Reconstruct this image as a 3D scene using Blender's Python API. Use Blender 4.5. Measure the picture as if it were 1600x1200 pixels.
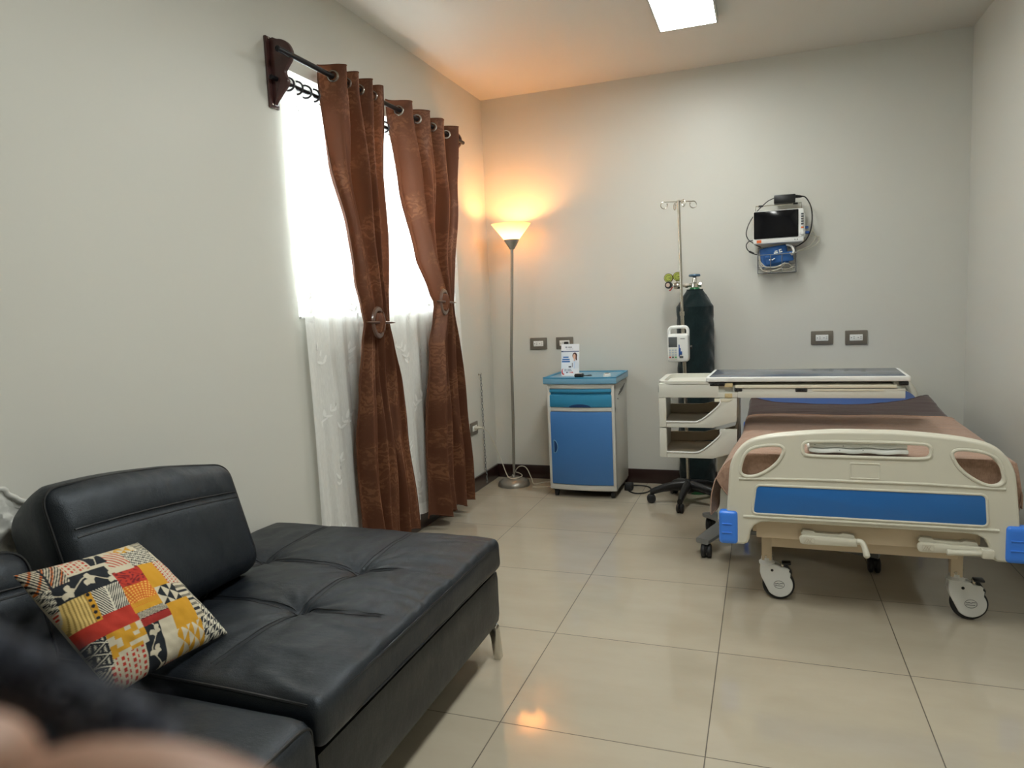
import bpy, bmesh, math, random
from mathutils import Vector, Matrix, noise

for o in list(bpy.data.objects):
    bpy.data.objects.remove(o, do_unlink=True)
sc = bpy.context.scene
COL = sc.collection
PI = math.pi
V = Vector

# ------------------------------------------------------------------ camera, world, exposure
cam_d = bpy.data.cameras.new('camera')
cam = bpy.data.objects.new('camera', cam_d)
COL.objects.link(cam)
yaw, pitch, roll = 0.3472, 0.1097, -0.0434
fw = V((-math.sin(yaw) * math.cos(pitch), math.cos(yaw) * math.cos(pitch), -math.sin(pitch)))
r0 = V((math.cos(yaw), math.sin(yaw), 0))
u0 = r0.cross(fw)
rr = math.cos(roll) * r0 + math.sin(roll) * u0
uu = -math.sin(roll) * r0 + math.cos(roll) * u0
cam.matrix_world = Matrix(((rr.x, uu.x, -fw.x, 1.8643), (rr.y, uu.y, -fw.y, -4.7561), (rr.z, uu.z, -fw.z, 1.2475), (0, 0, 0, 1)))
cam_d.sensor_width = 36.0
cam_d.lens = 1094.1 / 1600 * 36
cam_d.clip_start = 0.01
cam_d.dof.use_dof = True
cam_d.dof.focus_distance = 3.3
cam_d.dof.aperture_fstop = 7.0
sc.camera = cam

world = bpy.data.worlds.new('overcast sky')
sc.world = world
world.use_nodes = True
bg = world.node_tree.nodes['Background']
bg.inputs[0].default_value = (0.93, 0.97, 1.0, 1)
bg.inputs[1].default_value = 6.0

vs = sc.view_settings
vs.view_transform = 'Standard'
vs.look = 'None'
vs.gamma = 1.0
vs.use_curve_mapping = False
vs.exposure = 1.46
PANEL = 13.0      # ceiling panel emission
LAMP = 150.0      # floor lamp bulb emission

# ------------------------------------------------------------------ materials
def lin(c):
    return tuple(((x / 255) / 12.92 if x / 255 <= 0.04045 else ((x / 255 + 0.055) / 1.055) ** 2.4) for x in c)

class NT:
    def __init__(self, name):
        self.m = bpy.data.materials.new(name)
        self.m.use_nodes = True
        self.t = self.m.node_tree
        self.n = self.t.nodes
        self.b = self.n['Principled BSDF']
        self.out = self.n['Material Output']
    def node(self, ty, **kw):
        x = self.n.new(ty)
        for k, v in kw.items():
            if isinstance(k, str) and hasattr(x, k):
                setattr(x, k, v)
        return x
    def link(self, a, b):
        self.t.links.new(a, b)
    def math(self, op, a, b=None, c=None):
        x = self.n.new('ShaderNodeMath'); x.operation = op
        for i, v in enumerate((a, b, c)):
            if v is None: continue
            if hasattr(v, 'links') or hasattr(v, 'is_linked'): self.link(v, x.inputs[i])
            else: x.inputs[i].default_value = v
        return x.outputs[0]
    def mix(self, fac, a, b):
        x = self.n.new('ShaderNodeMix'); x.data_type = 'RGBA'
        if hasattr(fac, 'is_linked'): self.link(fac, x.inputs[0])
        else: x.inputs[0].default_value = fac
        for i, v in ((6, a), (7, b)):
            if hasattr(v, 'is_linked'): self.link(v, x.inputs[i])
            else: x.inputs[i].default_value = (*v[:3], 1)
        return x.outputs[2]
    def coord(self):
        if not hasattr(self, '_c'): self._c = self.n.new('ShaderNodeTexCoord')
        return self._c.outputs['Object']
    def geo(self):
        if not hasattr(self, '_g'): self._g = self.n.new('ShaderNodeNewGeometry')
        return self._g.outputs['Position']
    def noise(self, scale, detail=4, rough=0.55, co=None, stretch=None):
        x = self.n.new('ShaderNodeTexNoise')
        co = co or self.coord()
        if stretch:
            mp = self.n.new('ShaderNodeMapping'); mp.inputs['Scale'].default_value = stretch
            self.link(co, mp.inputs[0]); co = mp.outputs[0]
        self.link(co, x.inputs['Vector'])
        x.inputs['Scale'].default_value = scale; x.inputs['Detail'].default_value = detail
        x.inputs['Roughness'].default_value = rough
        return x.outputs['Fac']
    def ramp(self, fac, a, b, ca=(0, 0, 0), cb=(1, 1, 1)):
        x = self.n.new('ShaderNodeValToRGB')
        self.link(fac, x.inputs[0])
        x.color_ramp.elements[0].position = a; x.color_ramp.elements[1].position = b
        x.color_ramp.elements[0].color = (*ca, 1); x.color_ramp.elements[1].color = (*cb, 1)
        return x.outputs[0]
    def bump(self, h, strength=0.3, dist=0.01):
        x = self.n.new('ShaderNodeBump')
        x.inputs['Strength'].default_value = strength; x.inputs['Distance'].default_value = dist
        self.link(h, x.inputs['Height'])
        self.link(x.outputs[0], self.b.inputs['Normal'])
        return x

def pm(name, col, rough=0.5, metal=0.0, spec=0.5, var=0.06, vscale=8, bump=None, coat=0, stretch=None, sheen=0):
    """principled material with slight tonal variation"""
    t = NT(name)
    c = lin(col)
    if var:
        n = t.noise(vscale, 3, stretch=stretch)
        t.link(t.mix(n, tuple(x * (1 - var) for x in c), tuple(min(1, x * (1 + var)) for x in c)), t.b.inputs['Base Color'])
    else:
        t.b.inputs['Base Color'].default_value = (*c, 1)
    t.b.inputs['Roughness'].default_value = rough
    t.b.inputs['Metallic'].default_value = metal
    t.b.inputs['Specular IOR Level'].default_value = spec
    if coat:
        t.b.inputs['Coat Weight'].default_value = coat; t.b.inputs['Coat Roughness'].default_value = 0.1
    if sheen:
        t.b.inputs['Sheen Weight'].default_value = sheen
    if bump:
        t.bump(t.noise(bump[0], 4, stretch=stretch), bump[1], bump[2] if len(bump) > 2 else 0.002)
    return t.m

def emit(name, col, strength):
    t = NT(name)
    e = t.node('ShaderNodeEmission')
    e.inputs[0].default_value = (*col, 1); e.inputs[1].default_value = strength
    t.link(e.outputs[0], t.out.inputs[0])
    return t.m

MT = {}
MT['wall'] = pm('painted plaster', (210, 209, 201), 0.42, spec=0.35, var=0.015, vscale=1.5, bump=(60, 0.05, 0.002))
MT['ceiling'] = pm('ceiling paint', (212, 208, 199), 0.6, spec=0.3, var=0.012, vscale=1.2, bump=(50, 0.05, 0.002))
MT['baseboard'] = pm('dark stained wood baseboard', (46, 27, 25), 0.3, var=0.25, vscale=6, stretch=(1, 1, 8), coat=0.3)
MT['white_frame'] = pm('white window frame', (232, 234, 232), 0.35)
MT['plastic'] = pm('off white plastic', (214, 213, 203), 0.32, var=0.02)
MT['bedwhite'] = pm('cream moulded plastic', (216, 212, 196), 0.3, var=0.02, bump=(400, 0.03, 0.001))
MT['beige'] = pm('beige painted steel', (216, 198, 170), 0.4, var=0.03)
MT['shelfbeige'] = pm('warm grey shelf plastic', (190, 178, 158), 0.4, var=0.03)
MT['white'] = pm('white plastic', (232, 233, 230), 0.35, var=0.015)
MT['black'] = pm('black plastic', (22, 22, 24), 0.35, var=0.1)
MT['rubber'] = pm('black rubber', (32, 32, 33), 0.6, var=0.1)
MT['greymetal'] = pm('grey cast metal', (126, 128, 128), 0.4, metal=0.3, var=0.05)
MT['chrome'] = pm('polished chrome', (215, 212, 204), 0.14, metal=1.0, var=0.03)
MT['steel'] = pm('brushed steel', (190, 184, 172), 0.25, metal=1.0, var=0.05)
MT['lampgrey'] = pm('silver grey lamp paint', (150, 146, 137), 0.32, metal=0.55, var=0.04)
MT['bedblue'] = pm('blue laminate', (38, 108, 182), 0.35, var=0.05, bump=(300, 0.05, 0.001))
MT['bumper'] = pm('bright blue plastic', (62, 132, 238), 0.35, var=0.03)
MT['cabblue'] = pm('blue cabinet plastic', (66, 120, 182), 0.38, var=0.03)
MT['drawerblue'] = pm('teal blue cabinet plastic', (52, 138, 178), 0.35, var=0.04)
MT['topblue'] = pm('pale blue moulded plastic', (116, 164, 192), 0.3, var=0.05)
MT['cabgrey'] = pm('light grey cabinet plastic', (206, 204, 196), 0.35, var=0.02)
MT['recess'] = pm('dark blue recess', (24, 62, 112), 0.5)
MT['matblue'] = pm('navy blue vinyl', (34, 78, 148), 0.45, var=0.08)
MT['plategrey'] = pm('grey outlet plate', (124, 117, 106), 0.35, metal=0.2, var=0.03)
MT['slate'] = pm('slate grey table panel', (92, 100, 112), 0.16, var=0.06)
MT['cream'] = pm('ivory plastic', (226, 221, 200), 0.4, var=0.02)
MT['tan'] = pm('tan plastic latch', (206, 186, 140), 0.45, var=0.05)
MT['cuff'] = pm('blue nylon', (30, 84, 146), 0.6, var=0.15, vscale=30, bump=(200, 0.3, 0.002))
MT['cablewhite'] = pm('grey white cable', (210, 206, 190), 0.5)
MT['screen'] = pm('dark glass screen', (9, 10, 16), 0.12, var=0.0)
MT['lcd'] = pm('grey lcd', (92, 96, 98), 0.25)
MT['knobcap'] = pm('pale pink knob cap', (206, 184, 170), 0.45)
MT['keygrey'] = pm('pale blue grey key', (178, 190, 200), 0.45)
MT['orange'] = pm('orange sticker', (226, 110, 52), 0.45)
MT['btn'] = pm('dark grey button', (70, 76, 82), 0.4)
MT['red'] = pm('red button', (190, 40, 36), 0.4)
MT['green'] = pm('green button', (60, 170, 96), 0.4)
MT['gaugegreen'] = pm('yellow green gauge face', (176, 186, 84), 0.4)
MT['brass'] = pm('brass', (150, 130, 90), 0.25, metal=1.0)
MT['knobblue'] = pm('blue grey valve wheel', (74, 104, 128), 0.4, metal=0.3)
MT['greencyl'] = pm('green painted steel', (30, 110, 62), 0.3)
MT['wood'] = pm('dark varnished wood', (72, 42, 40), 0.3, var=0.2, vscale=14, stretch=(1, 1, 6), coat=0.4)
MT['ringwood'] = pm('brown wood ring', (92, 64, 50), 0.3, var=0.15, vscale=20, coat=0.4)
MT['rod'] = pm('black steel rod', (36, 36, 40), 0.3, metal=0.6)
MT['grommet'] = pm('nickel grommet', (170, 160, 152), 0.25, metal=1.0)
MT['grommetdark'] = pm('gunmetal grommet', (86, 88, 92), 0.3, metal=0.9)
MT['skin'] = None
MT['piping'] = pm('black leather piping', (24, 26, 29), 0.4, var=0.1)
MT['buff'] = pm('brown cardboard inner', (120, 90, 60), 0.7)
MT['ledgrey'] = pm('aluminium light frame', (178, 176, 170), 0.35, metal=0.4)

# polished porcelain floor tiles, 60 cm
t = NT('polished beige floor tiles')
sx = t.node('ShaderNodeSeparateXYZ'); t.link(t.geo(), sx.inputs[0])
def tline(sock, off):
    a = t.math('DIVIDE', t.math('SUBTRACT', sock, off), 0.6)
    f = t.math('SUBTRACT', a, t.math('FLOOR', a))
    d = t.math('ABSOLUTE', t.math('SUBTRACT', f, 0.5))
    return t.math('GREATER_THAN', d, 0.5 - 0.0016 / 0.6), t.math('FLOOR', a)
lx, ix = tline(sx.outputs[0], 1.1097)
ly, iy = tline(sx.outputs[1], -1.1059)
line = t.math('MAXIMUM', lx, ly)
wn = t.node('ShaderNodeTexWhiteNoise'); wn.noise_dimensions = '2D'
cb = t.node('ShaderNodeCombineXYZ'); t.link(ix, cb.inputs[0]); t.link(iy, cb.inputs[1]); t.link(cb.outputs[0], wn.inputs['Vector'])
veins = t.noise(3.0, 6, 0.6, co=t.geo(), stretch=(1, 2.4, 1))
c1 = t.mix(veins, lin((170, 159, 140)), lin((189, 180, 162)))
c2 = t.mix(t.math('MULTIPLY', wn.outputs['Value'], 0.25), c1, lin((165, 155, 137)))
t.link(t.mix(line, c2, lin((78, 68, 56))), t.b.inputs['Base Color'])
t.link(t.math('MULTIPLY_ADD', line, 0.5, 0.07), t.b.inputs['Roughness'])
t.b.inputs['Specular IOR Level'].default_value = 0.7
t.bump(t.math('SUBTRACT', 1.0, line), 0.25, 0.001)
MT['floor'] = t.m

# black leather
def leather(name, col):
    t = NT(name)
    c = lin(col)
    n = t.noise(5, 5)
    t.link(t.mix(n, tuple(x * 0.75 for x in c), tuple(x * 1.3 for x in c)), t.b.inputs['Base Color'])
    t.link(t.ramp(t.noise(9, 4), 0.3, 0.7, (0.38,) * 3, (0.5,) * 3), t.b.inputs['Roughness'])
    t.b.inputs['Specular IOR Level'].default_value = 0.62
    t.b.inputs['Specular Tint'].default_value = (0.82, 0.91, 1.0, 1)
    vo = t.node('ShaderNodeTexVoronoi'); vo.feature = 'DISTANCE_TO_EDGE'; vo.inputs['Scale'].default_value = 320
    t.link(t.coord(), vo.inputs['Vector'])
    h = t.math('ADD', t.math('MULTIPLY', vo.outputs['Distance'], 0.6), t.math('MULTIPLY', t.noise(14, 6, 0.6, stretch=(1, 1.5, 1)), 2.6))
    t.bump(h, 0.35, 0.004)
    return t.m
MT['leather'] = leather('black leather', (20, 24, 30))
MT['leatherbase'] = leather('black leather upholstery', (24, 23, 22))

# woven blankets
def woven(name, col, col2):
    t = NT(name)
    a = t.noise(60, 4, stretch=(1, 9, 1)); b = t.noise(70, 4, stretch=(9, 1, 1))
    n = t.math('MULTIPLY', t.math('ADD', a, b), 0.5)
    t.link(t.mix(t.ramp(n, 0.35, 0.65), lin(col), lin(col2)), t.b.inputs['Base Color'])
    t.b.inputs['Roughness'].default_value = 0.9
    t.b.inputs['Specular IOR Level'].default_value = 0.15
    t.b.inputs['Sheen Weight'].default_value = 0.25
    t.bump(n, 0.5, 0.003)
    return t.m
MT['blanket'] = woven('tan woven blanket', (146, 116, 99), (182, 150, 130))
MT['darkblanket'] = woven('dark brown woven blanket', (50, 34, 32), (74, 52, 48))
MT['cover'] = woven('dark green cotton cover', (12, 28, 30), (22, 40, 42))

# jacquard curtain
t = NT('brown jacquard curtain')
vo = t.node('ShaderNodeTexVoronoi'); vo.feature = 'SMOOTH_F1'; vo.inputs['Scale'].default_value = 7
uvn = t.node('ShaderNodeUVMap'); uvn.uv_map = 'uv'
wv = t.noise(34, 6, 0.75, co=uvn.outputs[0])
mp = t.node('ShaderNodeMix'); mp.data_type = 'VECTOR'; mp.inputs[0].default_value = 0.12
nz = t.node('ShaderNodeTexNoise'); nz.inputs['Scale'].default_value = 16; t.link(uvn.outputs[0], nz.inputs['Vector'])
t.link(uvn.outputs[0], mp.inputs[4]); t.link(nz.outputs['Color'], mp.inputs[5]); t.link(mp.outputs[1], vo.inputs['Vector'])
region = t.ramp(t.math('ADD', t.math('MULTIPLY', vo.outputs['Distance'], 0.9), t.math('MULTIPLY', wv, 0.5)), 0.50, 0.66, (1, 1, 1), (0, 0, 0))
wave = t.node('ShaderNodeTexWave'); wave.wave_type = 'RINGS'; wave.inputs['Scale'].default_value = 9; wave.inputs['Distortion'].default_value = 14
wave.inputs['Detail'].default_value = 3; wave.inputs['Detail Scale'].default_value = 2.2
t.link(uvn.outputs[0], wave.inputs['Vector'])
scroll = t.ramp(wave.outputs['Fac'], 0.35, 0.65, (0.25,) * 3, (1, 1, 1))
mask = t.math('MULTIPLY', region, scroll)
col = t.mix(mask, lin((93, 56, 37)), lin((128, 86, 60)))
t.link(col, t.b.inputs['Base Color'])
t.link(t.ramp(mask, 0, 1, (0.6,) * 3, (0.42,) * 3), t.b.inputs['Roughness'])
t.b.inputs['Specular IOR Level'].default_value = 0.3
t.b.inputs['Sheen Weight'].default_value = 0.4
t.b.inputs['Sheen Tint'].default_value = (*lin((220, 150, 110)), 1)
t.bump(t.math('MULTIPLY', mask, 1.0), 0.3, 0.002)
tr = t.node('ShaderNodeBsdfTranslucent'); tr.inputs[0].default_value = (*lin((150, 88, 58)), 1)
mx = t.node('ShaderNodeMixShader'); mx.inputs[0].default_value = 0.11
t.link(t.b.outputs[0], mx.inputs[1]); t.link(tr.outputs[0], mx.inputs[2]); t.link(mx.outputs[0], t.out.inputs[0])
MT['curtain'] = t.m

# sheer voile
def sheer(name, transp, col):
    t = NT(name)
    d = t.node('ShaderNodeBsdfDiffuse'); d.inputs[0].default_value = (*lin(col), 1)
    tl = t.node('ShaderNodeBsdfTranslucent'); tl.inputs[0].default_value = (*lin(col), 1)
    m1 = t.node('ShaderNodeMixShader'); m1.inputs[0].default_value = 0.24
    t.link(d.outputs[0], m1.inputs[1]); t.link(tl.outputs[0], m1.inputs[2])
    tp = t.node('ShaderNodeBsdfTransparent')
    m2 = t.node('ShaderNodeMixShader')
    n = t.noise(40, 3, stretch=(1, 6, 1))
    t.link(t.math('MULTIPLY_ADD', n, 0.2, transp - 0.1), m2.inputs[0])
    t.link(m1.outputs[0], m2.inputs[1]); t.link(tp.outputs[0], m2.inputs[2]); t.link(m2.outputs[0], t.out.inputs[0])
    return t.m
MT['sheer'] = sheer('white voile', 0.18, (250, 250, 247))
MT['sheerleaf'] = sheer('white embroidery', 0.04, (252, 252, 250))

# window glass: fresnel mix of clear and glossy
t = NT('window glass')
tp = t.node('ShaderNodeBsdfTransparent'); tp.inputs[0].default_value = (0.95, 0.97, 0.96, 1)
gl = t.node('ShaderNodeBsdfGlossy'); gl.inputs['Roughness'].default_value = 0.02
fr = t.node('ShaderNodeLayerWeight'); fr.inputs[0].default_value = 0.5
frs = t.math('MULTIPLY_ADD', t.math('POWER', fr.outputs['Facing'], 5.0), 0.8, 0.04)
mx = t.node('ShaderNodeMixShader')
t.link(frs, mx.inputs[0]); t.link(tp.outputs[0], mx.inputs[1]); t.link(gl.outputs[0], mx.inputs[2]); t.link(mx.outputs[0], t.out.inputs[0])
MT['glass'] = t.m

# frosted lamp glass
t = NT('frosted lamp glass')
d = t.node('ShaderNodeBsdfDiffuse'); d.inputs[0].default_value = (0.85, 0.8, 0.72, 1)
tl = t.node('ShaderNodeBsdfTranslucent'); tl.inputs[0].default_value = (0.95, 0.86, 0.72, 1)
mx = t.node('ShaderNodeMixShader'); mx.inputs[0].default_value = 0.55
t.link(d.outputs[0], mx.inputs[1]); t.link(tl.outputs[0], mx.inputs[2]); t.link(mx.outputs[0], t.out.inputs[0])
MT['frost'] = t.m
MT['bulb'] = emit('warm bulb', (1.0, 0.43, 0.135), LAMP)
MT['led'] = emit('ceiling led diffuser', (0.972, 1.0, 0.955), PANEL)

# terrazzo-speckled white
t = NT('white speckled print')
vo = t.node('ShaderNodeTexVoronoi'); vo.inputs['Scale'].default_value = 70; t.link(t.coord(), vo.inputs['Vector'])
n = t.noise(50, 3)
msk = t.math('MULTIPLY', t.ramp(vo.outputs['Distance'], 0.12, 0.16, (1, 1, 1), (0, 0, 0)), t.ramp(n, 0.5, 0.55))
t.link(t.mix(msk, lin((240, 242, 238)), lin((116, 122, 118))), t.b.inputs['Base Color'])
t.b.inputs['Roughness'].default_value = 0.8
MT['speckle'] = t.m

# skin
t = NT('skin')
n = t.noise(90, 4)
t.link(t.mix(n, lin((160, 122, 102)), lin((178, 142, 122))), t.b.inputs['Base Color'])
t.b.inputs['Roughness'].default_value = 0.5
t.b.inputs['Subsurface Weight'].default_value = 0.15
t.b.inputs['Subsurface Radius'].default_value = (0.008, 0.003, 0.002)
MT['skin'] = t.m
MT['nail'] = pm('fingernail', (222, 180, 160), 0.3)
MT['navyknit'] = pm('navy fleece', (30, 38, 56), 0.95, var=0.5, vscale=120, bump=(250, 0.9, 0.004), sheen=0.4)

def attr_mat(name, rough, bump=0.25, spec=0.3):
    t = NT(name)
    a = t.node('ShaderNodeAttribute'); a.attribute_name = 'print'
    t.link(a.outputs['Color'], t.b.inputs['Base Color'])
    t.b.inputs['Roughness'].default_value = rough
    t.b.inputs['Specular IOR Level'].default_value = spec
    if bump:
        t.bump(t.noise(350, 3), bump, 0.001)
    return t.m
MT['patchwork'] = attr_mat('patchwork print cotton', 0.85)
MT['printed'] = attr_mat('printed glossy card', 0.3, 0, 0.5)

# ------------------------------------------------------------------ mesh building helpers
def basis(d):
    d = V(d).normalized()
    a = V((0, 0, 1)) if abs(d.z) < 0.9 else V((1, 0, 0))
    x = a.cross(d).normalized()
    return x, d.cross(x), d

def crom(pts, n=6, closed=False):
    pts = [V(p) for p in pts]
    out = []
    N = len(pts)
    for i in range(N if closed else N - 1):
        p0 = pts[(i - 1) % N] if (closed or i > 0) else pts[0] * 2 - pts[1]
        p1, p2 = pts[i], pts[(i + 1) % N]
        p3 = pts[(i + 2) % N] if (closed or i + 2 < N) else pts[-1] * 2 - pts[-2]
        for k in range(n):
            s = k / n
            out.append(0.5 * ((2 * p1) + (p2 - p0) * s + (2 * p0 - 5 * p1 + 4 * p2 - p3) * s * s + (3 * p1 - p0 - 3 * p2 + p3) * s ** 3))
    if not closed: out.append(pts[-1])
    return out

class MB:
    def __init__(self):
        self.bm = bmesh.new()
        self.uv = None
    def _mi(self, faces, mi):
        for f in faces: f.material_index = mi
    def box(self, lo, hi, bevel=0.0, seg=2, mi=0, M=None):
        lo, hi = V(lo), V(hi)
        r = bmesh.ops.create_cube(self.bm, size=1)
        vs_ = r['verts']
        for v in vs_:
            v.co = V([(lo[i] + hi[i]) / 2 + v.co[i] * (hi[i] - lo[i]) for i in range(3)])
        fs = set(f for v in vs_ for f in v.link_faces)
        if bevel:
            es = list(set(e for v in vs_ for e in v.link_edges))
            b = bmesh.ops.bevel(self.bm, geom=es, offset=bevel, segments=seg, affect='EDGES', profile=0.5)
            vs_ = list(set(v for f in b['faces'] for v in f.verts))
            fs = set(f for v in vs_ for f in v.link_faces)
            vs_ = list(set(v for f in fs for v in f.verts))
        self._mi(fs, mi)
        if M is not None:
            for v in vs_: v.co = M @ v.co
        return vs_
    def ring(self, c, x, y, r, seg, ry=None):
        ry = r if ry is None else ry
        return [self.bm.verts.new(c + x * (math.cos(2 * PI * k / seg) * r) + y * (math.sin(2 * PI * k / seg) * ry)) for k in range(seg)]
    def skinrings(self, rings, closed=False, caps=True, mi=0):
        fs = []
        n = len(rings[0])
        R = list(zip(rings, rings[1:])) + ([(rings[-1], rings[0])] if closed else [])
        for a, b in R:
            for k in range(n):
                fs.append(self.bm.faces.new((a[k], a[(k + 1) % n], b[(k + 1) % n], b[k])))
        if caps and not closed:
            fs.append(self.bm.faces.new(rings[0][::-1])); fs.append(self.bm.faces.new(rings[-1]))
        self._mi(fs, mi)
    def cyl(self, p0, p1, r0, r1=None, seg=20, mi=0):
        p0, p1 = V(p0), V(p1)
        r1 = r0 if r1 is None else r1
        x, y, d = basis(p1 - p0)
        self.skinrings([self.ring(p0, x, y, r0, seg), self.ring(p1, x, y, r1, seg)], mi=mi)
    def tube(self, pts, r, seg=8, closed=False, mi=0, caps=True):
        pts = [V(p) for p in pts]
        N = len(pts)
        rings = []
        x = None
        for i, p in enumerate(pts):
            if closed: d = pts[(i + 1) % N] - pts[i - 1]
            else: d = pts[min(i + 1, N - 1)] - pts[max(i - 1, 0)]
            if d.length < 1e-9: d = V((0, 0, 1))
            d.normalize()
            if x is None: x, y, _ = basis(d)
            else:
                x = x - d * x.dot(d)
                if x.length < 1e-6: x, y, _ = basis(d)
                x.normalize(); y = d.cross(x)
            ri = r[i] if isinstance(r, (list, tuple)) else r
            rings.append(self.ring(p, x, y, ri, seg))
        self.skinrings(rings, closed, caps, mi)
    def lathe(self, prof, c=(0, 0, 0), axis=(0, 0, 1), seg=32, mi=0, closed=False, caps=True):
        x, y, d = basis(axis)
        c = V(c)
        rings = [self.ring(c + d * z, x, y, max(r, 1e-4), seg) for r, z in prof]
        self.skinrings(rings, closed, caps, mi)
    def sphere(self, c, r, sc_=(1, 1, 1), seg=16, mi=0):
        n = seg // 2
        prof = [(r * math.sin(PI * k / n), -r * math.cos(PI * k / n)) for k in range(n + 1)]
        c = V(c)
        rings = []
        for rad, z in prof:
            rad = max(rad, 1e-4)
            rings.append([self.bm.verts.new(c + V((rad * math.cos(2 * PI * k / seg) * sc_[0], rad * math.sin(2 * PI * k / seg) * sc_[1], z * sc_[2]))) for k in range(seg)])
        self.skinrings(rings, mi=mi)
    def torus(self, c, axis, R, r, seg=28, s2=8, mi=0):
        x, y, d = basis(axis)
        c = V(c)
        self.tube([c + x * (math.cos(2 * PI * k / seg) * R) + y * (math.sin(2 * PI * k / seg) * R) for k in range(seg)], r, s2, True, mi)
    def prism(self, pts, vec, bevel=0.0, seg=2, mi=0):
        """extrude a planar outline by vec"""
        vec = V(vec)
        a = [self.bm.verts.new(V(p)) for p in pts]
        b = [self.bm.verts.new(V(p) + vec) for p in pts]
        n = len(a)
        fs = [self.bm.faces.new(a[::-1]), self.bm.faces.new(b)]
        for k in range(n): fs.append(self.bm.faces.new((a[k], a[(k + 1) % n], b[(k + 1) % n], b[k])))
        bmesh.ops.recalc_face_normals(self.bm, faces=fs)
        self._mi(fs, mi)
        if bevel:
            es = [e for e in set(e for f in fs[:2] for e in f.edges)]
            r = bmesh.ops.bevel(self.bm, geom=es, offset=bevel, segments=seg, affect='EDGES', profile=0.5)
            self._mi(r['faces'], mi)
    def grid(self, fn, nu, nv, mi=0, uvfn=None, closed_u=False):
        vv = [[self.bm.verts.new(fn(i / nu, j / nv)) for i in range(nu + (0 if closed_u else 1))] for j in range(nv + 1)]
        if uvfn and self.uv is None: self.uv = self.bm.loops.layers.uv.new('uv')
        W = len(vv[0])
        for j in range(nv):
            for i in range(nu):
                f = self.bm.faces.new((vv[j][i], vv[j][(i + 1) % W], vv[j + 1][(i + 1) % W], vv[j + 1][i]))
                f.material_index = mi
                if uvfn:
                    for l, (a, b) in zip(f.loops, ((i, j), (i + 1, j), (i + 1, j + 1), (i, j + 1))):
                        l[self.uv].uv = uvfn(a / nu, b / nv)
        return vv
    def rbox(self, lo, hi, r, n=(20, 20, 8), fn=None, M=None, mi=0):
        """rounded box with dense faces; fn(p, unit) displaces in local coordinates"""
        lo, hi = V(lo), V(hi)
        c, e = (lo + hi) / 2, (hi - lo) / 2
        rv = r if isinstance(r, (tuple, list)) else (r, r, r)
        cache = {}
        def vert(q):
            key = tuple(round(x, 6) for x in q)
            if key in cache: return cache[key]
            inner = V([max(-(e[i] - rv[i]), min(e[i] - rv[i], q[i] * e[i])) for i in range(3)])
            d = V([(q[i] * e[i] - inner[i]) / rv[i] for i in range(3)])
            if d.length > 1e-9:
                d = d.normalized()
            p = inner + V([d[i] * rv[i] for i in range(3)])
            u = V([p[i] / e[i] for i in range(3)])
            p = p + c
            if fn: p = fn(p, u)
            if M is not None: p = M @ p
            v = self.bm.verts.new(p)
            cache[key] = v
            return v
        for ax in range(3):
            a, b = (ax + 1) % 3, (ax + 2) % 3
            for s in (-1, 1):
                for i in range(n[a]):
                    for j in range(n[b]):
                        quad = []
                        for di, dj in ((0, 0), (1, 0), (1, 1), (0, 1)):
                            q = [0, 0, 0]
                            q[ax] = s; q[a] = -1 + 2 * (i + di) / n[a]; q[b] = -1 + 2 * (j + dj) / n[b]
                            quad.append(vert(q))
                        if s < 0: quad.reverse()
                        try:
                            f = self.bm.faces.new(quad); f.material_index = mi
                        except ValueError: pass
    def xform(self, M):
        for v in self.bm.verts: v.co = M @ v.co
        return self

ORIG = {}
def origin_of(o):
    return ORIG.get(o.name, V((0, 0, 0)))

def link_mesh(name, me, mats, parent, smooth=True, angle=38):
    if not isinstance(mats, (list, tuple)): mats = [mats]
    for m in mats: me.materials.append(MT[m] if isinstance(m, str) else m)
    co = [v.co for v in me.vertices]
    lo = V([min(c[i] for c in co) for i in range(3)]); hi = V([max(c[i] for c in co) for i in range(3)])
    org = V(((lo.x + hi.x) / 2, (lo.y + hi.y) / 2, lo.z))
    me.transform(Matrix.Translation(-org))
    if smooth:
        me.polygons.foreach_set('use_smooth', [True] * len(me.polygons))
        me.set_sharp_from_angle(angle=math.radians(angle))
    o = bpy.data.objects.new(name, me)
    COL.objects.link(o)
    ORIG[o.name] = org
    if parent:
        o.parent = parent
        o.location = org - origin_of(parent)
    else:
        o.location = org
    return o

def obj(name, mb, mats, parent=None, smooth=True, angle=38, recalc=True):
    if recalc: bmesh.ops.recalc_face_normals(mb.bm, faces=mb.bm.faces[:])
    me = bpy.data.meshes.new(name)
    mb.bm.to_mesh(me)
    mb.bm.free()
    return link_mesh(name, me, mats, parent, smooth, angle)

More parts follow.
